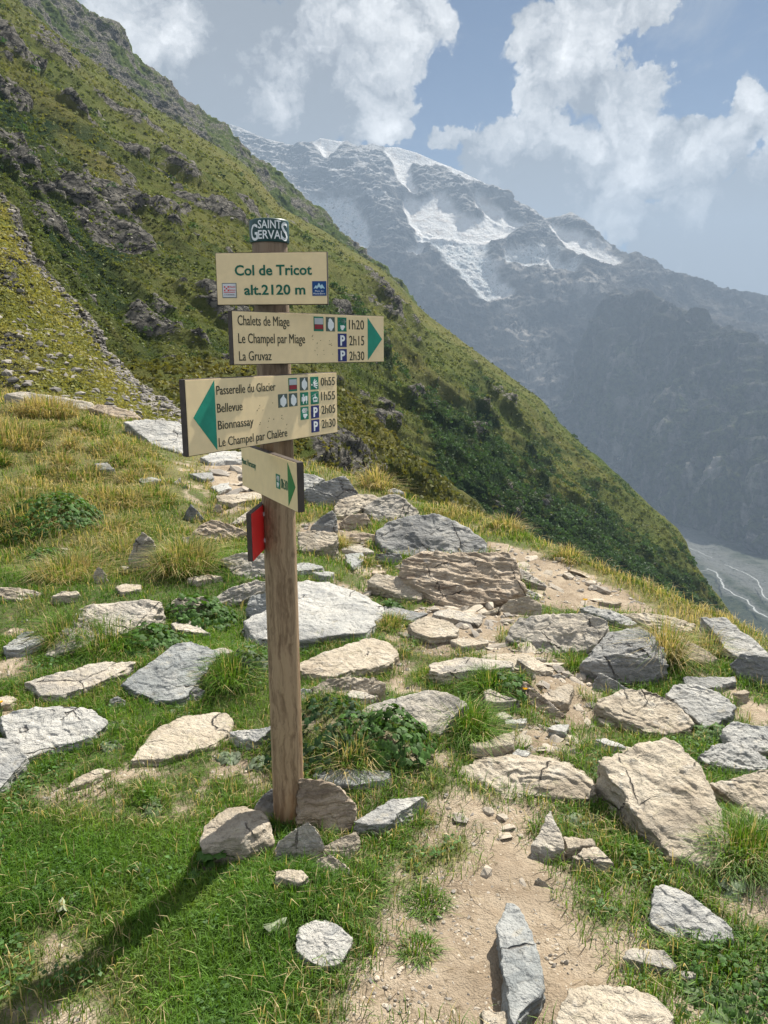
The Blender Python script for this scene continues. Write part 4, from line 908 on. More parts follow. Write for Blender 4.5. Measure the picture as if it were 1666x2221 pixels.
for p in soil_points(38, 77, .03, (2.2, 6.5)):
    o = link('small_stone', pool[int(r.integers(5))], None, None, p); s = r.uniform(.014, .040)*max(1, np.hypot(p[0], p[1])/3.5)
    o.scale = (s*r.uniform(.9, 1.5), s, s*r.uniform(.5, 1)); o.rotation_euler = (r.normal()*.2, r.normal()*.2, r.uniform(0, 6.28))
    tag(o, 'small loose stone lying on the bare soil of the path', 'stone', 'loose stones on the bare soil')

r = np.random.default_rng(91); k_ = 0
for poly, n_ in ((DIRT[1], 40), (DIRT[-1], 16), (DIRT[-2], 26), (DIRT[2], 10), (DIRT[10], 14)):
    q = np.array(poly); got = 0
    while got < n_:
        x, y = r.uniform(q[:, 0].min()-.1, q[:, 0].max()+.1), r.uniform(q[:, 1].min()-.1, q[:, 1].max()+.1)
        if not inpoly(np.array(x), np.array(y), poly) or covered(np.array([x]), np.array([y]))[0]: continue
        got += 1; d = math.hypot(x, y); sz = r.uniform(.018, .055)*(d/4)**.5*(2.0 if d > 8 else 1.)
        o = link('rubble_stone', pool[int(r.integers(5))], None, None, (x, y, float(gz(x, y))))
        o.scale = (sz*r.uniform(1, 1.9), sz*r.uniform(.7, 1.2), sz*r.uniform(.35, .9)); o.rotation_euler = (r.normal()*.22, r.normal()*.22, r.uniform(0, 6.28))
        tag(o, 'small angular rubble stone among the slabs of the path', 'stone', 'angular rubble stones along the path')


# ------------------------------------------------------------------ grass
def blades(P, hgt, wid, az, lean, col, seed, curl=.6):
    """arching blades: five points each"""
    r = np.random.default_rng(seed); n = len(P)
    D = np.stack([np.cos(az), np.sin(az), 0*az], -1); Sd = np.stack([-np.sin(az+r.normal(0, .6, n)), np.cos(az+r.normal(0, .6, n)), 0*az], -1)
    up = np.array([0, 0, 1.])
    m1 = P + D*(lean*hgt*.35)[:, None] + up*(hgt*.6*np.sqrt(np.clip(1-lean*lean*.5, .1, 1)))[:, None]
    tip = P + D*(lean*hgt*(.75+curl*.45))[:, None] + up*(hgt*np.clip(1-.62*lean, .12, 1))[:, None]
    w = Sd*wid[:, None]*.5
    V = np.stack([P-w, P+w, m1+w*.8, m1-w*.8, tip], 1).reshape(-1, 3)
    b_ = np.arange(n)*5
    q = np.stack([b_, b_+1, b_+2, b_+3], 1); tr = np.stack([b_+3, b_+2, b_+4], 1)
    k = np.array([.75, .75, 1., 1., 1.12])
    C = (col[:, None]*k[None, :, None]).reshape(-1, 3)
    return V, q, tr, C
GREEN = np.array([.128, .246, .026]); DEEP = np.array([.045, .122, .011]); STRAW = np.array([.47, .39, .205]); OLIVE = np.array([.135, .165, .035])
def turf(n, r0, r1, seed, th0=-32, th1=31, hmul=1.):
    r = np.random.default_rng(seed)
    th = R_(1)*r.uniform(th0, th1, n); d = np.sqrt(r.uniform(r0*r0, r1*r1, n))
    x, y = d*np.sin(th), d*np.cos(th); P3 = np.stack([x, y, 0*x], -1)
    rc = np.interp(th, C_TH, C_R); dt = dirtness(x, y); dr = dryness(x, y)
    patch = fbm(P3*2.3+40, 4)
    thin = np.where(dt > 0, .86+.14*sstep(.0, .12, dt), .86*sstep(-.16, .0, dt))
    keep = (r.random(n) > np.clip(thin*1.01, 0, 1)) & ~covered(x, y) & (d < rc+.7) & (r.random(n) < np.clip(1.0+.9*patch, .25, 1))
    trod = sstep(.14, .0, np.abs(dt+.05)) 
    x, y, d, th, dr, patch, trod = [a[keep] for a in (x, y, d, th, dr, patch, trod)]
    n = len(x); z = gz(x, y) - .006
    hh = (.034 + .028*r.random(n) + .03*np.clip(patch, -.3, 1) + .10*np.clip(dr+.8*patch, 0, 1.2)*sstep(3, 7, d)*r.random(n) + .022*sstep(4, 2, d))*hmul*(1-.35*trod)
    wid = np.maximum(.0026, d*.00075)*r.uniform(.7, 1.3, n)
    cl = r.random(n)[:, None]; k = np.clip(.5+1.1*fbm(np.stack([x, y, 0*x], -1)*1.4+70, 3), 0, 1)[:, None]
    base = DEEP*(1-k) + GREEN*k
    base = base*(1+.45*fbm(np.stack([x, y, 0*x], -1)*5.5+21, 3))[:, None]*np.where(fbm(np.stack([x, y, 0*x], -1)*3.1+55, 3)[:, None] > .22, [1.35, 1.1, 1.3], [1., 1., 1.])
    olv = np.clip(dr*1.1 + .35*r.random(n) - .25 + .3*trod, 0, 1)[:, None]
    base = base*(1-olv) + (OLIVE*(.7+.6*cl))*olv
    st = (r.random(n) < np.clip(.012 + .46*dr*sstep(2.5, 5, d) + .12*trod, 0, .8))[:, None]
    col = np.where(st, STRAW*(.55+.75*cl), base*(.65+.75*cl))
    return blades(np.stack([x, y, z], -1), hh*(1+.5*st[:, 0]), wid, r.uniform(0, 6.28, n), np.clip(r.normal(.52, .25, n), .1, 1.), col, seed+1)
def join(parts):
    V = []; Q = []; T_ = []; C = []; o = 0
    for v, q, tr, c in parts:
        V.append(v); Q.append(q+o); T_.append(tr+o); C.append(c); o += len(v)
    return np.concatenate(V), [np.concatenate(Q), np.concatenate(T_)], np.concatenate(C)
def fringe(n, r0, r1, seed):
    r = np.random.default_rng(seed)
    th = R_(1)*r.uniform(-32, 31, n); d = np.sqrt(r.uniform(r0*r0, r1*r1, n)); x, y = d*np.sin(th), d*np.cos(th)
    near = np.zeros(n, bool)
    for a in np.linspace(0, 6.28, 9)[:-1]: near |= covered(x + .055*np.cos(a), y + .055*np.sin(a))
    k = near & ~covered(x, y) & (dirtness(x, y) < .02) & (r.random(n) < np.clip(.75 + 1.2*fbm(np.stack([x, y, 0*x], -1)*4+2, 3), 0, 1)); x, y, d = x[k], y[k], d[k]; n = len(x)
    dr = dryness(x, y)[:, None]; cl = r.random(n)[:, None]
    col = np.where(r.random((n, 1)) < .16 + .5*dr, STRAW*(.5+.6*cl), (DEEP*(1-cl)+GREEN*cl)*(1-.4*dr) + OLIVE*.4*dr)
    return blades(np.stack([x, y, gz(x, y)-.008], -1), r.uniform(.035, .105, n)*(1+.4*(d > 5)), np.maximum(.0026, d*.00075), r.uniform(0, 6.28, n), np.clip(r.normal(.6, .3, n), .05, 1.1), col, seed)
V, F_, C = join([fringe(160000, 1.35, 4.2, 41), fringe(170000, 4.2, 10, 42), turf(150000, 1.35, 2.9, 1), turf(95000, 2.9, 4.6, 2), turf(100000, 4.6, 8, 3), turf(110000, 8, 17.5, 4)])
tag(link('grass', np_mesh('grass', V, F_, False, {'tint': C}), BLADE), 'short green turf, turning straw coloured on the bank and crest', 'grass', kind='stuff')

# clover and other tiny leaves in the turf, dead stalks on the soil
r = np.random.default_rng(61); n = 52000
a_ = R_(1)*r.uniform(-32, 31, n); d_ = np.sqrt(r.uniform(1.35**2, 4.6**2, n)); x, y = d_*np.sin(a_), d_*np.cos(a_); Q3 = np.stack([x, y, 0*x], -1)
k = (dirtness(x, y) < -.03) & ~covered(x, y) & (fbm(Q3*2.6+12, 4) > .12); x, y, d_ = x[k], y[k], d_[k]; n = len(x)
ctr = np.stack([x, y, gz(x, y) + r.uniform(.012, .042, n)], -1); sz = r.uniform(.004, .009, n)[:, None]
e1 = r.normal(size=(n, 3))*[1, 1, .35]; e1 /= np.linalg.norm(e1, axis=1)[:, None]; e2 = np.cross(e1, [0, 0, 1] + r.normal(0, .35, (n, 3))); e2 /= np.linalg.norm(e2, axis=1)[:, None]
V = np.stack([ctr+e1*sz*1.3, ctr+e2*sz*.8, ctr-e1*sz, ctr-e2*sz*.8], 1).reshape(-1, 3)
cl = np.array([.055, .13, .022])*r.uniform(.6, 1.5, (n, 1)) + r.uniform(0, .03, (n, 1))
tag(link('clover', np_mesh('clover', V, np.arange(4*n).reshape(-1, 4), False, {'tint': np.repeat(cl, 4, 0)}), LEAF), 'tiny clover and weed leaves mixed into the green turf', 'clover', kind='stuff')
n = 9000; a_ = R_(1)*r.uniform(-32, 31, n); d_ = np.sqrt(r.uniform(1.4**2, 6**2, n)); x, y = d_*np.sin(a_), d_*np.cos(a_)
dt_ = dirtness(x, y); k = (dt_ > -.06) & (dt_ < .30*r.random(n)) & ~covered(x, y); x, y = x[k], y[k]; n = len(x)
V, qf, tf, C = blades(np.stack([x, y, gz(x, y)+.004], -1), r.uniform(.02, .075, n), np.full(n, .0022), r.uniform(0, 6.28, n), r.uniform(1.1, 1.5, n), np.array([[.36, .29, .18]])*r.uniform(.4, 1.1, (n, 1)), 6, .3)
tag(link('dead_stalks', np_mesh('dead_stalks', V, [qf, tf], False, {'tint': C}), BLADE), 'dead straw stalks lying on the soil along the turf edges', 'straw', kind='stuff')
# tussocks: every clump is a thing of its own
def clump(x, y, rad, hgt, n, dryf, label, droop=.9, h0=0., dark=.0):
    hgt *= .78; n = int(n*1.35)
    p = hit(x, y, h0); NROCK[0] += 1; r = np.random.default_rng(900+NROCK[0])
    d = math.hypot(p[0], p[1])
    a = r.uniform(0, 6.28, n); q = np.sqrt(r.random(n))
    off = np.stack([np.cos(a)*q, np.sin(a)*q, 0*a], -1)*rad*.55
    P = off.copy(); P[:, 2] = gz(p[0]+P[:, 0], p[1]+P[:, 1]) - p[2] - .01 + .25*hgt*(1-q*q)*.6
    hh = hgt*r.uniform(.3, 1.3, n); ln = np.clip(q*droop + r.normal(.08, .3, n), .05, 1.15)
    az = a + r.normal(0, .9, n)
    cl = r.random((n, 1)); st = (r.random((n, 1)) < dryf)
    g = (DEEP*(1-dark*.5)*(1-cl) + GREEN*cl)*(1-.55*dryf) + OLIVE*.55*dryf*(.6+.8*cl)
    col = np.where(st, STRAW*(.5+.7*cl), g*(.7+.6*r.random((n, 1))))
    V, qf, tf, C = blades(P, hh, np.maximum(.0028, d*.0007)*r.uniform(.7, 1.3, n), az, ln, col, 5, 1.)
    return tag(link('grass_tussock', np_mesh('grass_tussock', V, [qf, tf], False, {'tint': C}), BLADE, None, p), label, 'tussock')
for a in [(400,1235,.34,.30,1300,.5,'large drooping straw tussock under the upright tooth stone'),
 (1015,1590,.19,.19,1100,.12,'dense green tussock right of the smooth grey domed rock'),
 (1440,1430,.16,.30,700,.65,'dry upright tussock leaning on the sharp ridged boulder'),
 (1615,1850,.24,.13,1800,.18,'thick green tussock right of the biggest tan slab'),
 (160,1260,.45,.26,1300,.55,'long straw tussock bank at the left above the small white pebble'),
 (150,1385,.25,.20,700,.25,'green tussock just below the white pebble at the left'),
 (235,1400,.3,.18,800,.1,'dark green tussock hanging below the overhanging cream boulder'),
 (60,1140,.5,.26,1100,.5,'pale tussock at the far left bank under the dark bush'),
 (230,1090,.45,.24,900,.55,'dry tussock between the dark bush and the pyramid stone'),
 (500,1470,.20,.16,900,.12,'dark turf clump hugging the left side of the post'),
 (850,1360,.16,.12,500,.35,'small clump with dry fringe under the sloping tan slab'),
 (700,1400,.16,.10,500,.3,'low clump between the two big slabs right of the post'),
 (1060,1490,.20,.12,1000,.08,'shaded green clump under the long thin slab'),
 (640,1960,.26,.075,1700,.10,'lush clump overhanging the pale round slab before the post'),
 (760,1925,.20,.07,1100,.10,'lush clump right of the low cream stone in front of the post'),
 (510,1940,.22,.07,1100,.06,'dark lush clump below the rounded cream boulder'),
 (740,1190,.10,.18,260,.6,'small dry tuft beside the pale tan boulder'),
 (790,1225,.10,.12,260,.4,'small tuft in the gap beside the flat bluish slab'),
 (1340,1345,.10,.12,320,.2,'little tuft in front of the pale slab behind the rounded grey boulder'),
 (1245,1450,.08,.10,220,.3,'tiny tuft in the gravel left of the sharp ridged boulder'),
 (1530,1415,.18,.18,420,.6,'straggly dry tuft beside the dark shaded block'),
 (925,1960,.12,.05,520,.05,'narrow green tuft standing alone in the dirt path'),
 (905,2060,.10,.05,420,.1,'lower green tuft at the end of the grass strip in the dirt path'),
 (820,1840,.18,.055,700,.1,'green tuft right of the stones at the post foot'),
 (1330,1940,.20,.05,700,.15,'short green patch of blades left of the light blue grey rock'),
 (1560,2090,.28,.07,1300,.06,'thick green clump in the lower right corner'),
 (760,1650,.16,.14,500,.5,'straw fringed clump on the leafy bank right of the post'),
 (820,1010,.35,.35,500,.75,'dry clump on the crest right of the signs'),
 (100,900,.8,.42,1300,.8,'tall straw grass clump at the far left under the crest'),
 (20,960,.7,.40,1000,.7,'tall straw grass clump cut by the left edge'),
 (250,985,.5,.24,800,.55,'brownish tussock in the upper meadow'),
 (300,975,.4,.2,600,.5,'greenish tussock right of the brownish one in the upper meadow'),
 (330,1080,.4,.2,600,.45,'flattened tussock in the middle of the meadow'),
 (1100,1150,.25,.22,420,.75,'golden clump on the crest behind the dirt path'),
 (1230,1215,.2,.18,320,.6,'golden clump on the crest near the lone small rock')]:
    clump(*a)

r = np.random.default_rng(303); got = 0
while got < 26:
    x, y = r.uniform(-20, 500), r.uniform(915, 1215); p = hit(x, y); d = math.hypot(p[0], p[1])
    if d > 13 or covered(np.array([p[0]]), np.array([p[1]]))[0] or dirtness(np.array([p[0]]), np.array([p[1]]))[0] > -.1: continue
    o = clump(x, y, r.uniform(.14, .34), r.uniform(.15, .30), int(r.uniform(280, 520)), r.uniform(.25, .75), 'low grass tussock on the lumpy bank left of the signpost', r.uniform(.9, 1.2)); o['group'] = 'low tussocks on the left bank'; got += 1
# leafy plants
def leaves(n, rad, hgt, size, col, seed, lobes=5, dome=True, flat=.5):
    r = np.random.default_rng(seed); Vs = []; Fs = []; C = []; o = 0
    k = 2*lobes+1
    for i in range(n):
        a = r.uniform(0, 6.28); q = math.sqrt(r.random())
        c = np.array([math.cos(a)*q*rad, math.sin(a)*q*rad, hgt*(1-.7*q*q)*r.uniform(.45, 1.)])
        s = size*r.uniform(.6, 1.3)
        nrm = np.array([math.cos(a)*q*.8, math.sin(a)*q*.8, flat+.5]) + r.normal(0, .35, 3); nrm /= np.linalg.norm(nrm)
        e1 = np.cross(nrm, [math.sin(a), -math.cos(a), .2]); e1 /= np.linalg.norm(e1); e2 = np.cross(nrm, e1)
        t_ = np.linspace(-2.7, 2.7, k); rr_ = np.where(np.arange(k) % 2, 1., .72)
        ring = c + s*(np.cos(t_)*rr_)[:, None]*e1 + s*.85*(np.sin(t_)*rr_)[:, None]*e2 - nrm*s*.18*(rr_[:, None])
        Vs += [c[None] + nrm*s*.06, ring, c[None]-e1*s*.25]; m_ = k+2
        for j in range(k-1): Fs.append((o, o+1+j, o+2+j))
        Fs.append((o, o+k+1, o+1)); Fs.append((o, o+k, o+k+1))
        C.append(np.repeat((np.array(col)*r.uniform(.6, 1.5))[None], m_, 0)); o += m_
    return np.concatenate(Vs), np.array(Fs), np.concatenate(C)
def leafy(x, y, rad, hgt, n, size, col, label, lobes=5, cat='plant', name='leafy_plant', h0=0., flat=.5):
    p = hit(x, y, h0); NROCK[0] += 1
    V, F_, C = leaves(n, rad, hgt, size, col, NROCK[0], lobes, flat=flat)
    V[:, 2] += np.minimum(0, 0) + (gz(p[0]+V[:, 0], p[1]+V[:, 1]) - p[2])
    o = tag(link(name, np_mesh(name, V, F_, False, {'tint': C}), LEAF, None, p), label, cat)
    if n < 300: return o
    r = np.random.default_rng(NROCK[0]); a = r.uniform(0, 6.28, max(6, n//5)); q = np.sqrt(r.random(len(a)))
    B = np.stack([np.cos(a)*q*rad*.5, np.sin(a)*q*rad*.5, 0*a-.01], -1); B[:, 2] += gz(p[0]+B[:, 0], p[1]+B[:, 1]) - p[2]
    v, qf, tf, c = blades(B, hgt*r.uniform(.6, 1, len(a)), np.full(len(a), .004), a, q*.7, np.repeat(np.array([[.05, .09, .025]]), len(a), 0), 3)
    link('stem', np_mesh('stem', v, [qf, tf], False, {'tint': c}), LEAF, o); return o
LG, LD, LS = (.045, .105, .018), (.022, .058, .016), (.17, .215, .135)
for a in [(440,1345,.21,.14,260,.021,LG,'bushy green lobed leaves growing left of the post beside the overhanging boulder'),
 (330,1400,.20,.10,170,.024,LG,'low lobed leaves under the front of the overhanging cream boulder'),
 (690,1600,.22,.14,260,.016,LD,'dark leafy bank plant close right of the post'),
 (860,1610,.16,.15,230,.018,LG,'dense small leaved plant below the smooth grey domed rock'),
 (770,1610,.14,.10,90,.018,LG,'small leaved plant in the middle of the leafy bank'),
 (545,1450,.10,.12,60,.026,(.07,.10,.055),'greyish crinkled leaves right beside the post on its left'),
 (470,1895,.09,.08,30,.024,LG,'nettle like plant with pointed leaves under the rounded cream boulder'),
 (850,1325,.08,.08,34,.026,LG,'small bright leaved plant beside the sloping tan slab'),
 (110,1130,.42,.22,900,.022,LG,'dark green round bush on the left bank'),
 (370,960,.26,.15,160,.032,LD,'low dark leaves under the broad crest slab'),
 (1545,1600,.13,.06,150,.018,(.09,.15,.06),'pale green trailing plant between the white streaked slab and furrowed boulder'),
 (1600,2120,.18,.06,320,.011,LG,'leafy clover like plant in the lower right corner'),
 (1110,1500,.12,.10,70,.018,LG,'leaves around the yellow flower in the grassy hollow'),
 (100,1215,.15,.1,130,.024,LG,'spreading green leaves at the left below the dark bush')]:
    leafy(*a)
for a in [(1250,1785,'silver leaved rosette in the turf left of the biggest tan slab'), (240,1620,'silver rosette in the turf left of the smooth cream slab'),
 (385,1545,'white green rosette between the whitish rough rock and the cream slab'), (500,1645,'pale rosette in the grass below the smooth cream slab'),
 (560,1660,'pale rosette nearest the left side of the post'), (140,1960,'pale rosette with a dried leaf in the lower left lawn'), (320,1760,'small rosette in the lawn left of the rounded cream boulder'),
 (1590,1925,'silver rosette below the thick green tussock at the right'), (1545,2180,'large leaved rosette near the bottom right corner'), (260,1575,'small pale rosette beside the dark shadowed stone'), (60,1690,'green rosette at the left edge under the whitish rough rock')]:
    big_ = 'large' in a[2]
    leafy(a[0], a[1], .05 if not big_ else .10, .025, 18, .028 if not big_ else .04, LS if 'silver' in a[2] or 'pale' in a[2] or 'white' in a[2] else (.08, .13, .045), a[2], 2, 'plant', 'rosette', 0., .9)
# fallen leaves and yellow flowers
m = plain('dry_leaf', (.30, .34, .22), .7, .2, .4)
for (x, y, s, rz, lab) in [(595,2005,.030,.6,'pale fallen leaf on the lush clump in front of the post'), (135,1967,.028,2.,'whitish fallen leaf in the lower left lawn')]:
    p = hit(x, y, .045 if x > 500 else .032); t_ = np.linspace(-3, 3, 9)
    V = np.array([[0, 0, .006]] + [[math.cos(q)*s*1.3, math.sin(q)*s*.55, .012*math.cos(2*q)] for q in t_]); F_ = np.array([[0, i, i+1] for i in range(1, 9)])
    o = link('fallen_leaf', np_mesh('fallen_leaf', V, F_), m, None, p); o.rotation_euler = (.22, .1, rz); tag(o, lab, 'leaf')
yel = plain('yellow_petal', (.85, .55, .02), .6, .2, .1); stm = plain('green_stem', (.06, .10, .03), .7, .2, .2)
for (x, y, lab) in [(1138,1513,'yellow flower beside the leaning dark slab'), (4,1543,'yellow flower at the left edge above the whitish rough rock'), (1268,1311,'orange yellow flower in the path behind the rounded grey boulder')]:
    hgt = .07; p = hit(x, y + 12, 0); d = math.hypot(p[0], p[1]); s = .0040*d
    V = [[0, 0, hgt+.004]]; F_ = []
    for i in range(12):
        a = i/12*6.283; V += [[math.cos(a-.2)*s*.5, math.sin(a-.2)*s*.5, hgt], [math.cos(a)*s, math.sin(a)*s, hgt+.006], [math.cos(a+.2)*s*.5, math.sin(a+.2)*s*.5, hgt]]
        b_ = 1+3*i; F_ += [[0, b_, b_+1], [0, b_+1, b_+2]]
    o = link('yellow_flower', np_mesh('yellow_flower', V, np.array(F_), False), yel, None, p); tag(o, lab, 'flower'); 
    k = 6; V = [[math.cos(i/k*6.283)*.0025, math.sin(i/k*6.283)*.0025, zz] for zz in (-.02, hgt) for i in range(k)]
    link('stem', np_mesh('stem', V, np.array([[i, (i+1) % k, k+(i+1) % k, k+i] for i in range(k)])), stm, o)

# ------------------------------------------------------------------ signpost
PB = np.array([-0.344, 2.5, 0.0]); PAX = np.array([-.002, -.001, 1.]); PAX /= np.linalg.norm(PAX)
root = bpy.data.objects.new('signpost', None); COL.objects.link(root); root.location = PB
tag(root, 'round wooden trail signpost with green cap band, four cream boards and a red board', 'signpost')
CREAM = plain('cream_enamel', (.86, .67, .39), .42, .35, .07)
# weathered post
m, t, b = material('weathered_post')
tc = t.new('ShaderNodeTexCoord').outputs['Object']
gr_ = t.mapping(tc, (26, 26, 1.1)); wv = t.vec('ADD', gr_, t.vec('SCALE', t.noise(tc, 3.5, 4, .55, col=True), scale=2.2))
g1 = t.noise(wv, 1.6, 7, .65); g2 = t.noise(t.mapping(tc, (70, 70, 2.2)), 2.2, 6, .7); lo_ = t.noise(t.mapping(tc, (3, 3, 1.1)), 1.5, 4, .55)
kn = t.math('FRACT', t.math('MULTIPLY', t.vec('DISTANCE', t.mapping(tc, (1, 1, .22)), (.04, -.055, .18)), 75.))
kw = t.mapr(t.vec('DISTANCE', t.mapping(tc, (1, 1, .6)), (.03, -.055, .49)), .13, .03)
c = t.mix(t.mapr(g1, .34, .66), (.15, .096, .057), (.36, .258, .163))
c = t.mix(t.mapr(lo_, .50, .66), c, (.30, .17, .08), 'MIX')
c = t.mix(t.math('MULTIPLY', t.mapr(g1, .40, .60), .65), c, (.35, .252, .156))
c = t.mix(t.math('MULTIPLY', t.math('MULTIPLY', kw, .5), t.mapr(kn, .5, .95)), c, (.17, .11, .07))
sepz = t.new('ShaderNodeSeparateXYZ'); t.l.new(tc, sepz.inputs[0])
c = t.mix(t.mapr(sepz.outputs[2], 1.0, 2.1, 0., .55), c, (.20, .165, .135))
crk = t.math('MULTIPLY', t.mapr(g2, .36, .27), t.mapr(lo_, .38, .55)); c = t.mix(t.math('MULTIPLY', crk, .85), c, (.05, .035, .025))
t.put(b.inputs['Base Color'], c); b.inputs['Roughness'].default_value = .8
t.put(b.inputs['Normal'], t.bump(t.math('ADD', t.math('MULTIPLY', g1, .5), t.math('ADD', t.math('MULTIPLY', g2, .8), t.math('MULTIPLY', crk, -1.4))), .7, .006)); WOOD = m
def lathe(name, prof, seg, mat, parent, wob=0.):
    V = []; n = len(prof)
    for z, r_ in prof:
        for i in range(seg):
            a = i/seg*2*math.pi; q = r_*(1+wob*float(perlin(np.array([math.cos(a)*1.3, math.sin(a)*1.3, z*.9+3]))) + (0 if not wob else .35*wob*float(perlin(np.array([math.cos(a)*5, math.sin(a)*5, z*1.3])))))
            c_ = PAX*z; V.append([c_[0]+math.cos(a)*q, c_[1]+math.sin(a)*q, c_[2]])
    F_ = [[j*seg+i, j*seg+(i+1) % seg, (j+1)*seg+(i+1) % seg, (j+1)*seg+i] for j in range(n-1) for i in range(seg)]
    V += [list(PAX*prof[0][0]), list(PAX*prof[-1][0])]; b0 = n*seg
    T_ = [[b0, (i+1) % seg, i] for i in range(seg)] + [[b0+1, (n-1)*seg+i, (n-1)*seg+(i+1) % seg] for i in range(seg)]
    return link(name, np_mesh(name, np.array(V), [np.array(F_), np.array(T_)]), mat, parent)
# height of the cap from the photograph
def post_z(py):
    zs = np.linspace(0, 2.4, 2400); Pz = PB + np.outer(zs, PAX) - EYEP
    y = H/2 - FPX*(Pz@CAMU)/(Pz@CAMF); return float(np.interp(py, y[::-1], zs[::-1]))
ZT, ZC = post_z(479), post_z(529); RP = .0545
lathe('post', [(-.25, RP*1.02)] + [(z, RP) for z in np.linspace(.0, ZT-.012, 60)] + [(ZT-.004, RP*.93)], 72, WOOD, root, .035)
GCAP = plain('green_cap', (.012, .062, .060), .42, .45, .25)
cap = lathe('cap_band', [(ZC, RP+.001), (ZC, RP+.0045), (ZC+.002, RP+.0055), (ZT-.006, RP+.0055), (ZT-.001, RP+.004), (ZT+.001, RP-.002), (ZT+.003, RP*.6), (ZT+.0035, RP*.1)], 64, GCAP, root)
WHITE = plain('white_lettering', (.80, .82, .82), .5, .3, .04); DKG = plain('dark_green_lettering', (.008, .125, .078), .5, .3, .1)
BLK = plain('dark_olive_lettering', (.035, .040, .026), .5, .3, .15); ARW = plain('green_arrow', (.010, .27, .175), .42, .4, .18)
ARW2 = plain('leaf_green_arrow', (.010, .20, .055), .42, .4, .15)
EDGE = plain('dark_board_edge', (.075, .058, .048), .6, .3, .3); PICG = plain('pictogram_green', (.010, .19, .11), .5, .3, .1)
NAVY = plain('navy', (.018, .022, .15), .45, .4, .1); BLUE = plain('emblem_blue', (.010, .065, .22), .5, .3, .1); REDP = plain('red_enamel', (.62, .012, .014), .34, .45, .06)
REDD = plain('dull_red', (.30, .025, .035), .5, .3, .1); LGREY = plain('light_grey', (.52, .54, .56), .5, .3, .1); MGREY = plain('bracket_grey', (.22, .22, .23), .45, .5, .2, .3)
DGREY = plain('dark_grey_green', (.09, .12, .10), .5, .3, .1); RIM = plain('emblem_rim', (.16, .20, .20), .5, .3, .1); CYAN = plain('pale_cyan', (.45, .66, .74), .5, .3, .1)
def font_mesh(body, bold=0.):
    cu = bpy.data.curves.new('t', 'FONT'); cu.body = body; cu.offset = bold; cu.extrude = .004; cu.resolution_u = 3
    ob = bpy.data.objects.new('t', cu); COL.objects.link(ob)
    dg = bpy.context.evaluated_depsgraph_get(); dg.update()
    me = bpy.data.meshes.new_from_object(ob.evaluated_get(dg)); bpy.data.objects.remove(ob); bpy.data.curves.remove(cu)
    n = len(me.vertices); co = np.empty(n*3); me.vertices.foreach_get('co', co); co = co.reshape(-1, 3)
    F_ = [tuple(p.vertices) for p in me.polygons]; bpy.data.meshes.remove(me); return co, F_
CAPH = None
def cap_height():
    global CAPH
    if CAPH is None: CAPH = font_mesh('H')[0][:, 1].max()
    return CAPH
class Flat:
    """collects flat pieces on a board, u right, v down, both 0..1"""
    def __init__(s, L, hgt): s.L, s.h = L, hgt; s.V = []; s.F = []
    def poly(s, pts, z=.0012, dz=.0008):
        o = len(s.V); n = len(pts); P = [((u-.5)*s.L, (.5-v)*s.h) for u, v in pts]
        a = sum(P[i][0]*P[(i+1) % n][1]-P[(i+1) % n][0]*P[i][1] for i in range(n))
        if a < 0: P = P[::-1]
        s.V += [(x, z, y) for x, y in P] + [(x, z-dz-.0004, y) for x, y in P]
        s.F.append(tuple(range(o, o+n)))
        for i in range(n): s.F.append((o+i, o+n+i, o+n+(i+1) % n, o+(i+1) % n))
    def rect(s, u0, v0, u1, v1, z=.0012): s.poly([(u0, v0), (u1, v0), (u1, v1), (u0, v1)], z)
    def disc(s, u, v, ru, rv, z=.002, n=14, wob=0.):
        s.poly([(u+ru*math.cos(i/n*6.283)*(1+wob*math.sin(i*2.3)), v+rv*math.sin(i/n*6.283)*(1+wob*math.cos(i*1.7))) for i in range(n)], z)
    def text(s, body, u0, u1, vc, vb, z=.0012, bold=0.):
        co, F_ = font_mesh(body, bold); o = len(s.V); x0, x1 = co[:, 0].min(), co[:, 0].max(); ky = (vb-vc)*s.h/cap_height()
        kx = (u1-u0)*s.L/(x1-x0)
        for x, y, zz in co: s.V.append(((u0-.5)*s.L + (x-x0)*kx, z + (zz-.004)*.1, (.5-vb)*s.h + y*ky))
        s.F += [tuple(o+i for i in f) for f in F_]
    def build(s, name, mat, parent):
        me = bpy.data.meshes.new(name); V = [(x, -z, y) for x, z, y in s.V]; me.from_pydata(V, [], s.F); me.update()
        o = link(name, me, mat); o.parent = parent; return o
def boxmesh(name, sx, sy, sz, mat, parent, bev=.0015, loc=(0, 0, 0)):
    bm = bmesh.new(); bmesh.ops.create_cube(bm, size=1)
    for v in bm.verts: v.co = Vector((v.co.x*sx, v.co.y*sy, v.co.z*sz)) + Vector(loc)
    if bev: bmesh.ops.bevel(bm, geom=bm.edges[:], offset=bev, segments=2, affect='EDGES', profile=.6)
    me = bpy.data.meshes.new(name); bm.to_mesh(me); bm.free(); return link(name, me, mat, parent)
def board(name, yaw, L, hgt, off, z, thick=.020, face=CREAM):
    yaw = R_(yaw); T_ = np.array([math.cos(yaw), math.sin(yaw), 0]); n = np.array([math.sin(yaw), -math.cos(yaw), 0])
    o = boxmesh(name, L, thick, hgt, EDGE, root); o.location = Vector(PAX*z + n*(.085-thick/2) + T_*off); o.rotation_euler = (0, 0, yaw)
    fc = boxmesh('face_plate', L-.004, .002, hgt-.004, face, o, .0006); fc.location = (0, -thick/2-.0008, 0)
    f = lambda: Flat(L, hgt)
    # bracket between board and post
    br = boxmesh('bracket', .05, .014, hgt*.6, MGREY, o, .002); br.location = (-off, thick/2+.0075, 0)
    return o, f, -thick/2-.0018
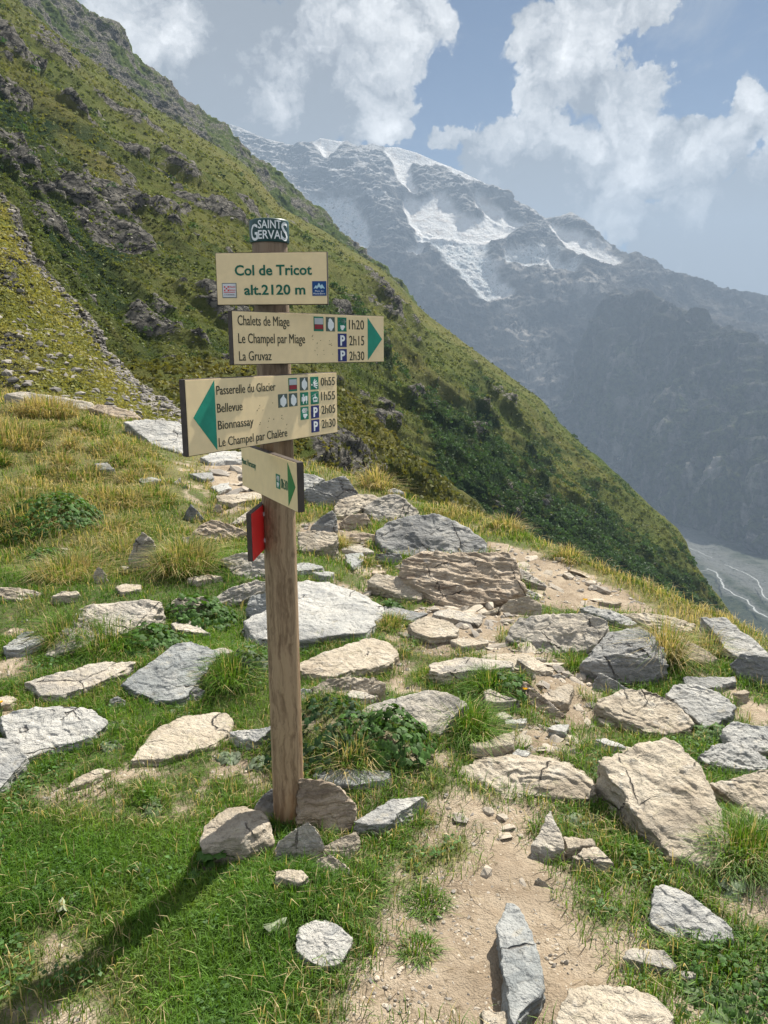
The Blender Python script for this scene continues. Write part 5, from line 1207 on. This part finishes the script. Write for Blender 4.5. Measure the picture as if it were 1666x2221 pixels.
def lines(F, y, o, mat, rows, bold=0.):
    for s_, u0, u1, v0, v1 in rows:
        a = F(); a.text(s_, u0, u1, v0, v1, bold=bold); put(o, y, a.build('lettering', mat, o))
def put(o, yoff, *objs):
    for q in objs: q.location = (0, yoff, 0)
# pictograms --------------------------------------------------------
def pic(kind, o, F, y, u0, u1, v0, v1):
    du, dv = u1-u0, v1-v0; P = lambda a, b_: (u0+a*du, v0+b_*dv)
    def R2(fl, a, b_, c_, d, z=.0020): fl.rect(*P(a, b_), *P(c_, d), z)
    base = F(); base.rect(u0, v0, u1, v1)
    bm_ = {'P': NAVY, 'flag': PICG, 'white': DGREY, 'cloud': DGREY}.get(kind, PICG)
    ob = base.build('pictogram', bm_, o); put(o, y, ob)
    a = F(); mat = WHITE
    if kind == 'P':
        a.text('P', u0+.26*du, u0+.78*du, v0+.16*dv, v0+.86*dv, .0022, .03)
    elif kind == 'flag':
        R2(a, .06, .10, .94, .52); b2 = F(); b2.rect(*P(.06, .54), *P(.94, .86), .0021)
        put(o, y, b2.build('red_stripe', REDD, o)); mat = LGREY
    elif kind in ('white', 'cloud'):
        a.disc(u0+.52*du, v0+.56*dv, .34*du, .38*dv, .0021, 15, .10)
        if kind == 'white': R2(a, .50, .06, .62, .3)
        else: a.disc(u0+.45*du, v0+.30*dv, .2*du, .2*dv, .0022, 10, .1)
    elif kind == 'rays':
        for q in (-62, -38, -14, 10, 34):
            c_, s_ = math.cos(R_(q)), math.sin(R_(q)); w = .045
            a.poly([P(.25+c_*.12-s_*w, .62+s_*.12+c_*w), P(.25+c_*.62-s_*w, .62+s_*.62*.8+c_*w), P(.25+c_*.62+s_*w, .62+s_*.62*.8-c_*w), P(.25+c_*.12+s_*w, .62+s_*.12-c_*w)], .002)
        a.disc(u0+.14*du, v0+.62*dv, .07*du, .07*dv)
    elif kind == 'hut':
        a.poly([P(.10, .34), P(.30, .10), P(.80, .10), P(.94, .34), P(.82, .34), P(.82, .48), P(.22, .48), P(.22, .34)]); a.poly([P(.28, .56), P(.72, .56), P(.70, .80), P(.32, .80)], .0021)
        R2(a, .40, .80, .62, .90); R2(a, .66, .60, .80, .72)
    elif kind == 'cup':
        R2(a, .14, .34, .56, .70); R2(a, .28, .14, .44, .34); R2(a, .62, .30, .86, .66); R2(a, .30, .70, .40, .88); R2(a, .70, .66, .77, .88)
    elif kind == 'cabin':
        a.poly([P(.10, .34), P(.90, .06), P(.92, .12), P(.12, .40)]); R2(a, .46, .2, .54, .46, .0022)
        a.poly([P(.22, .54), P(.34, .44), P(.68, .44), P(.80, .54), P(.76, .84), P(.28, .84)], .0023); b2 = F(); b2.rect(*P(.34, .54), *P(.47, .68), .0030); b2.rect(*P(.54, .54), *P(.67, .68), .0030)
        put(o, y, b2.build('cabin_window', PICG, o))
    put(o, y, a.build('symbol', mat, o))
# name board
o, F, y = board('name_board', -3.8, .337, .152, .02, 1.866, .016)
lines(F, y, o, DKG, (('Col de Tricot', .172, .862, .245, .43), ('alt.2120 m', .250, .800, .62, .80)), .022)
a = F(); a.rect(.052, .575, .182, .860); e = a.build('emblem', RIM, o); a = F(); a.rect(.058, .590, .176, .845, .002); w_ = a.build('emblem_panel', plain('emblem_white', (.66, .66, .67), .5, .3, .05), o)
a = F()
for q in ((.070, .635), (.070, .70), (.086, .667), (.102, .635), (.102, .70)): a.rect(q[0], q[1], q[0]+.012, q[1]+.030, .0027)
a.text('Haute', .118, .172, .63, .665, .0027); a.text('Savoie', .116, .172, .69, .725, .0027); a.rect(.066, .745, .170, .757, .0027); r_ = a.build('emblem_mark', REDP, o)
a = F(); a.text('CONSEIL', .07, .168, .785, .81, .0027); g_ = a.build('emblem_lettering', MGREY, o)
a2 = F(); a2.rect(.862, .555, .988, .832); e2 = a2.build('emblem', BLUE, o)
a = F(); a.poly([(.874, .70), (.895, .63), (.905, .655), (.922, .585), (.938, .64), (.950, .61), (.976, .70), (.955, .685), (.940, .70), (.922, .66), (.905, .70), (.893, .685)], .002); m1 = a.build('emblem_mark', CYAN, o)
a = F(); a.text('Pays du', .888, .960, .725, .755, .002); a.text('Mont-Blanc', .872, .978, .775, .805, .002); t1 = a.build('emblem_lettering', WHITE, o)
put(o, y, e, w_, r_, g_, e2, m1, t1)
# right pointing board
o, F, y = board('direction_board', 45.6, .623, .154, .10, 1.692)
lines(F, y, o, BLK, (('Chalets de Miage', .030, .335, .085, .265), ('Le Champel par Miage', .030, .432, .415, .595), ('La Gruvaz', .030, .219, .745, .92), ('1h20', .735, .845, .105, .30), ('2h15', .735, .845, .435, .635), ('2h30', .735, .845, .765, .95)))
a = F(); a.poly([(.873, .05), (.982, .50), (.873, .95)]); put(o, y, a.build('arrow', ARW, o))
for k_, u0, u1, v0, v1 in (('flag', .492, .556, .06, .35), ('cloud', .574, .634, .06, .35), ('hut', .654, .716, .06, .35), ('P', .654, .716, .39, .67), ('P', .654, .716, .71, .99-.02)): pic(k_, o, F, y, u0, u1, v0, v1)
# left pointing board
o, F, y = board('direction_board', 59.1, .702, .203, -.126, 1.482)
lines(F, y, o, BLK, (('Passerelle du Glacier', .165, .530, .105, .225), ('Bellevue', .165, .313, .345, .465), ('Bionnassay', .165, .378, .575, .695), ('Le Champel par Chalère', .165, .602, .810, .93), ('0h55', .866, .980, .075, .205), ('1h55', .866, .980, .305, .44), ('2h05', .866, .980, .525, .66), ('2h30', .866, .980, .755, .89)))
a = F(); a.poly([(.155, .03), (.155, .97), (.034, .50)]); put(o, y, a.build('arrow', ARW, o))
for k_, u0, u1, v0, v1 in (('flag', .622, .682, .055, .255), ('white', .704, .764, .055, .255), ('rays', .784, .846, .055, .255), ('white', .546, .610, .285, .485), ('cloud', .622, .682, .285, .485), ('cup', .704, .764, .285, .485), ('cabin', .784, .846, .285, .485),
    ('hut', .704, .764, .51, .71), ('P', .784, .846, .51, .71), ('P', .784, .846, .735, .935)): pic(k_, o, F, y, u0, u1, v0, v1)
# small board turned away, pointing right
o, F, y = board('direction_board', -62.4, .502, .141, .145, 1.285)
o['label'] = 'small cream board turned edge on with green arrow'
lines(F, y, o, DKG, (('Mont Vorassay', .012, .300, .32, .46), ('0h30', .750, .858, .44, .64)))
a = F(); a.poly([(.866, .06), (.978, .50), (.866, .94)]); put(o, y, a.build('arrow', ARW2, o)); pic('hut', o, F, y, .668, .735, .38, .68)
# red board on the left of the post
p0 = at(541, 1168, 2.36); p1 = at(577, 1132, 2.57)
yaw = math.atan2(p1[1]-p0[1], p1[0]-p0[0]); Lr = math.hypot(*(p1-p0)[:2]); hr = .153
o = boxmesh('red_board', Lr, .016, hr, EDGE, root); o.location = Vector((p0+p1)/2 - PB); o.rotation_euler = (0, 0, yaw)
fc = boxmesh('face_plate', Lr-.004, .002, hr-.004, REDP, o, .0006); fc.location = (0, -.0088, 0)
bm = bmesh.new(); bmesh.ops.create_cone(bm, cap_ends=True, segments=16, radius1=.009, radius2=.009, depth=hr*.62)
me = bpy.data.meshes.new('bracket'); bm.to_mesh(me); bm.free(); br = link('bracket', me, MGREY, o, (Lr*.28, -.019, -.002))
for zz in (.044, -.044):
    cl_ = boxmesh('clip', .016, .014, .014, LGREY, o, .002); cl_.location = (Lr*.20, -.0165, zz)
# scuffs on the enamel
SCUFF = plain('scuff', (.20, .14, .08), .8, .1, .3); r = np.random.default_rng(4)
for q in [c for c in root.children if c.name.startswith('direction_board')][:2]:
    L_, h_ = q.dimensions.x, q.dimensions.z
    f = Flat(L_, h_)
    for i in range(16):
        u, v = r.uniform(.40, .62), r.uniform(.35, .85); a_ = r.uniform(.2, 1.2); l_ = r.uniform(.001, .004)
        f.poly([(u, v), (u+l_*math.cos(a_)/L_*1., v-l_*math.sin(a_)/h_), (u+.0012/L_+l_*math.cos(a_)/L_, v+.0008/h_-l_*math.sin(a_)/h_), (u+.0012/L_, v+.0008/h_)], .0012)
    sc_ = f.build('scuffs', SCUFF, q); sc_.location = (0, -.0118, 0); sc_['kind'] = 'stuff'
# cap lettering wrapped round the band
f = Flat(.15, ZT-ZC)
for s_, u0, u1, vc, vb in (('G', .02, .235, .26, .93), ('SAINT', .25, .775, .10, .44), ('ERVAI', .245, .79, .53, .88), ('S', .78, .985, .16, .92)): f.text(s_, u0, u1, vc, vb, bold=.012)
az0 = math.atan2(-PB[0], PB[1]); Vn = []
zmid = (ZT+ZC)/2
for x, zz, y_ in f.V:
    ph = az0 + x/.15*R_(130); rr_ = RP+.0060+zz*.5; c_ = PAX*(zmid+y_)
    Vn.append((c_[0]+math.sin(ph)*rr_, c_[1]-math.cos(ph)*rr_, c_[2]))
me = bpy.data.meshes.new('lettering'); me.from_pydata(Vn, [], f.F); me.update(); link('lettering', me, WHITE, cap)
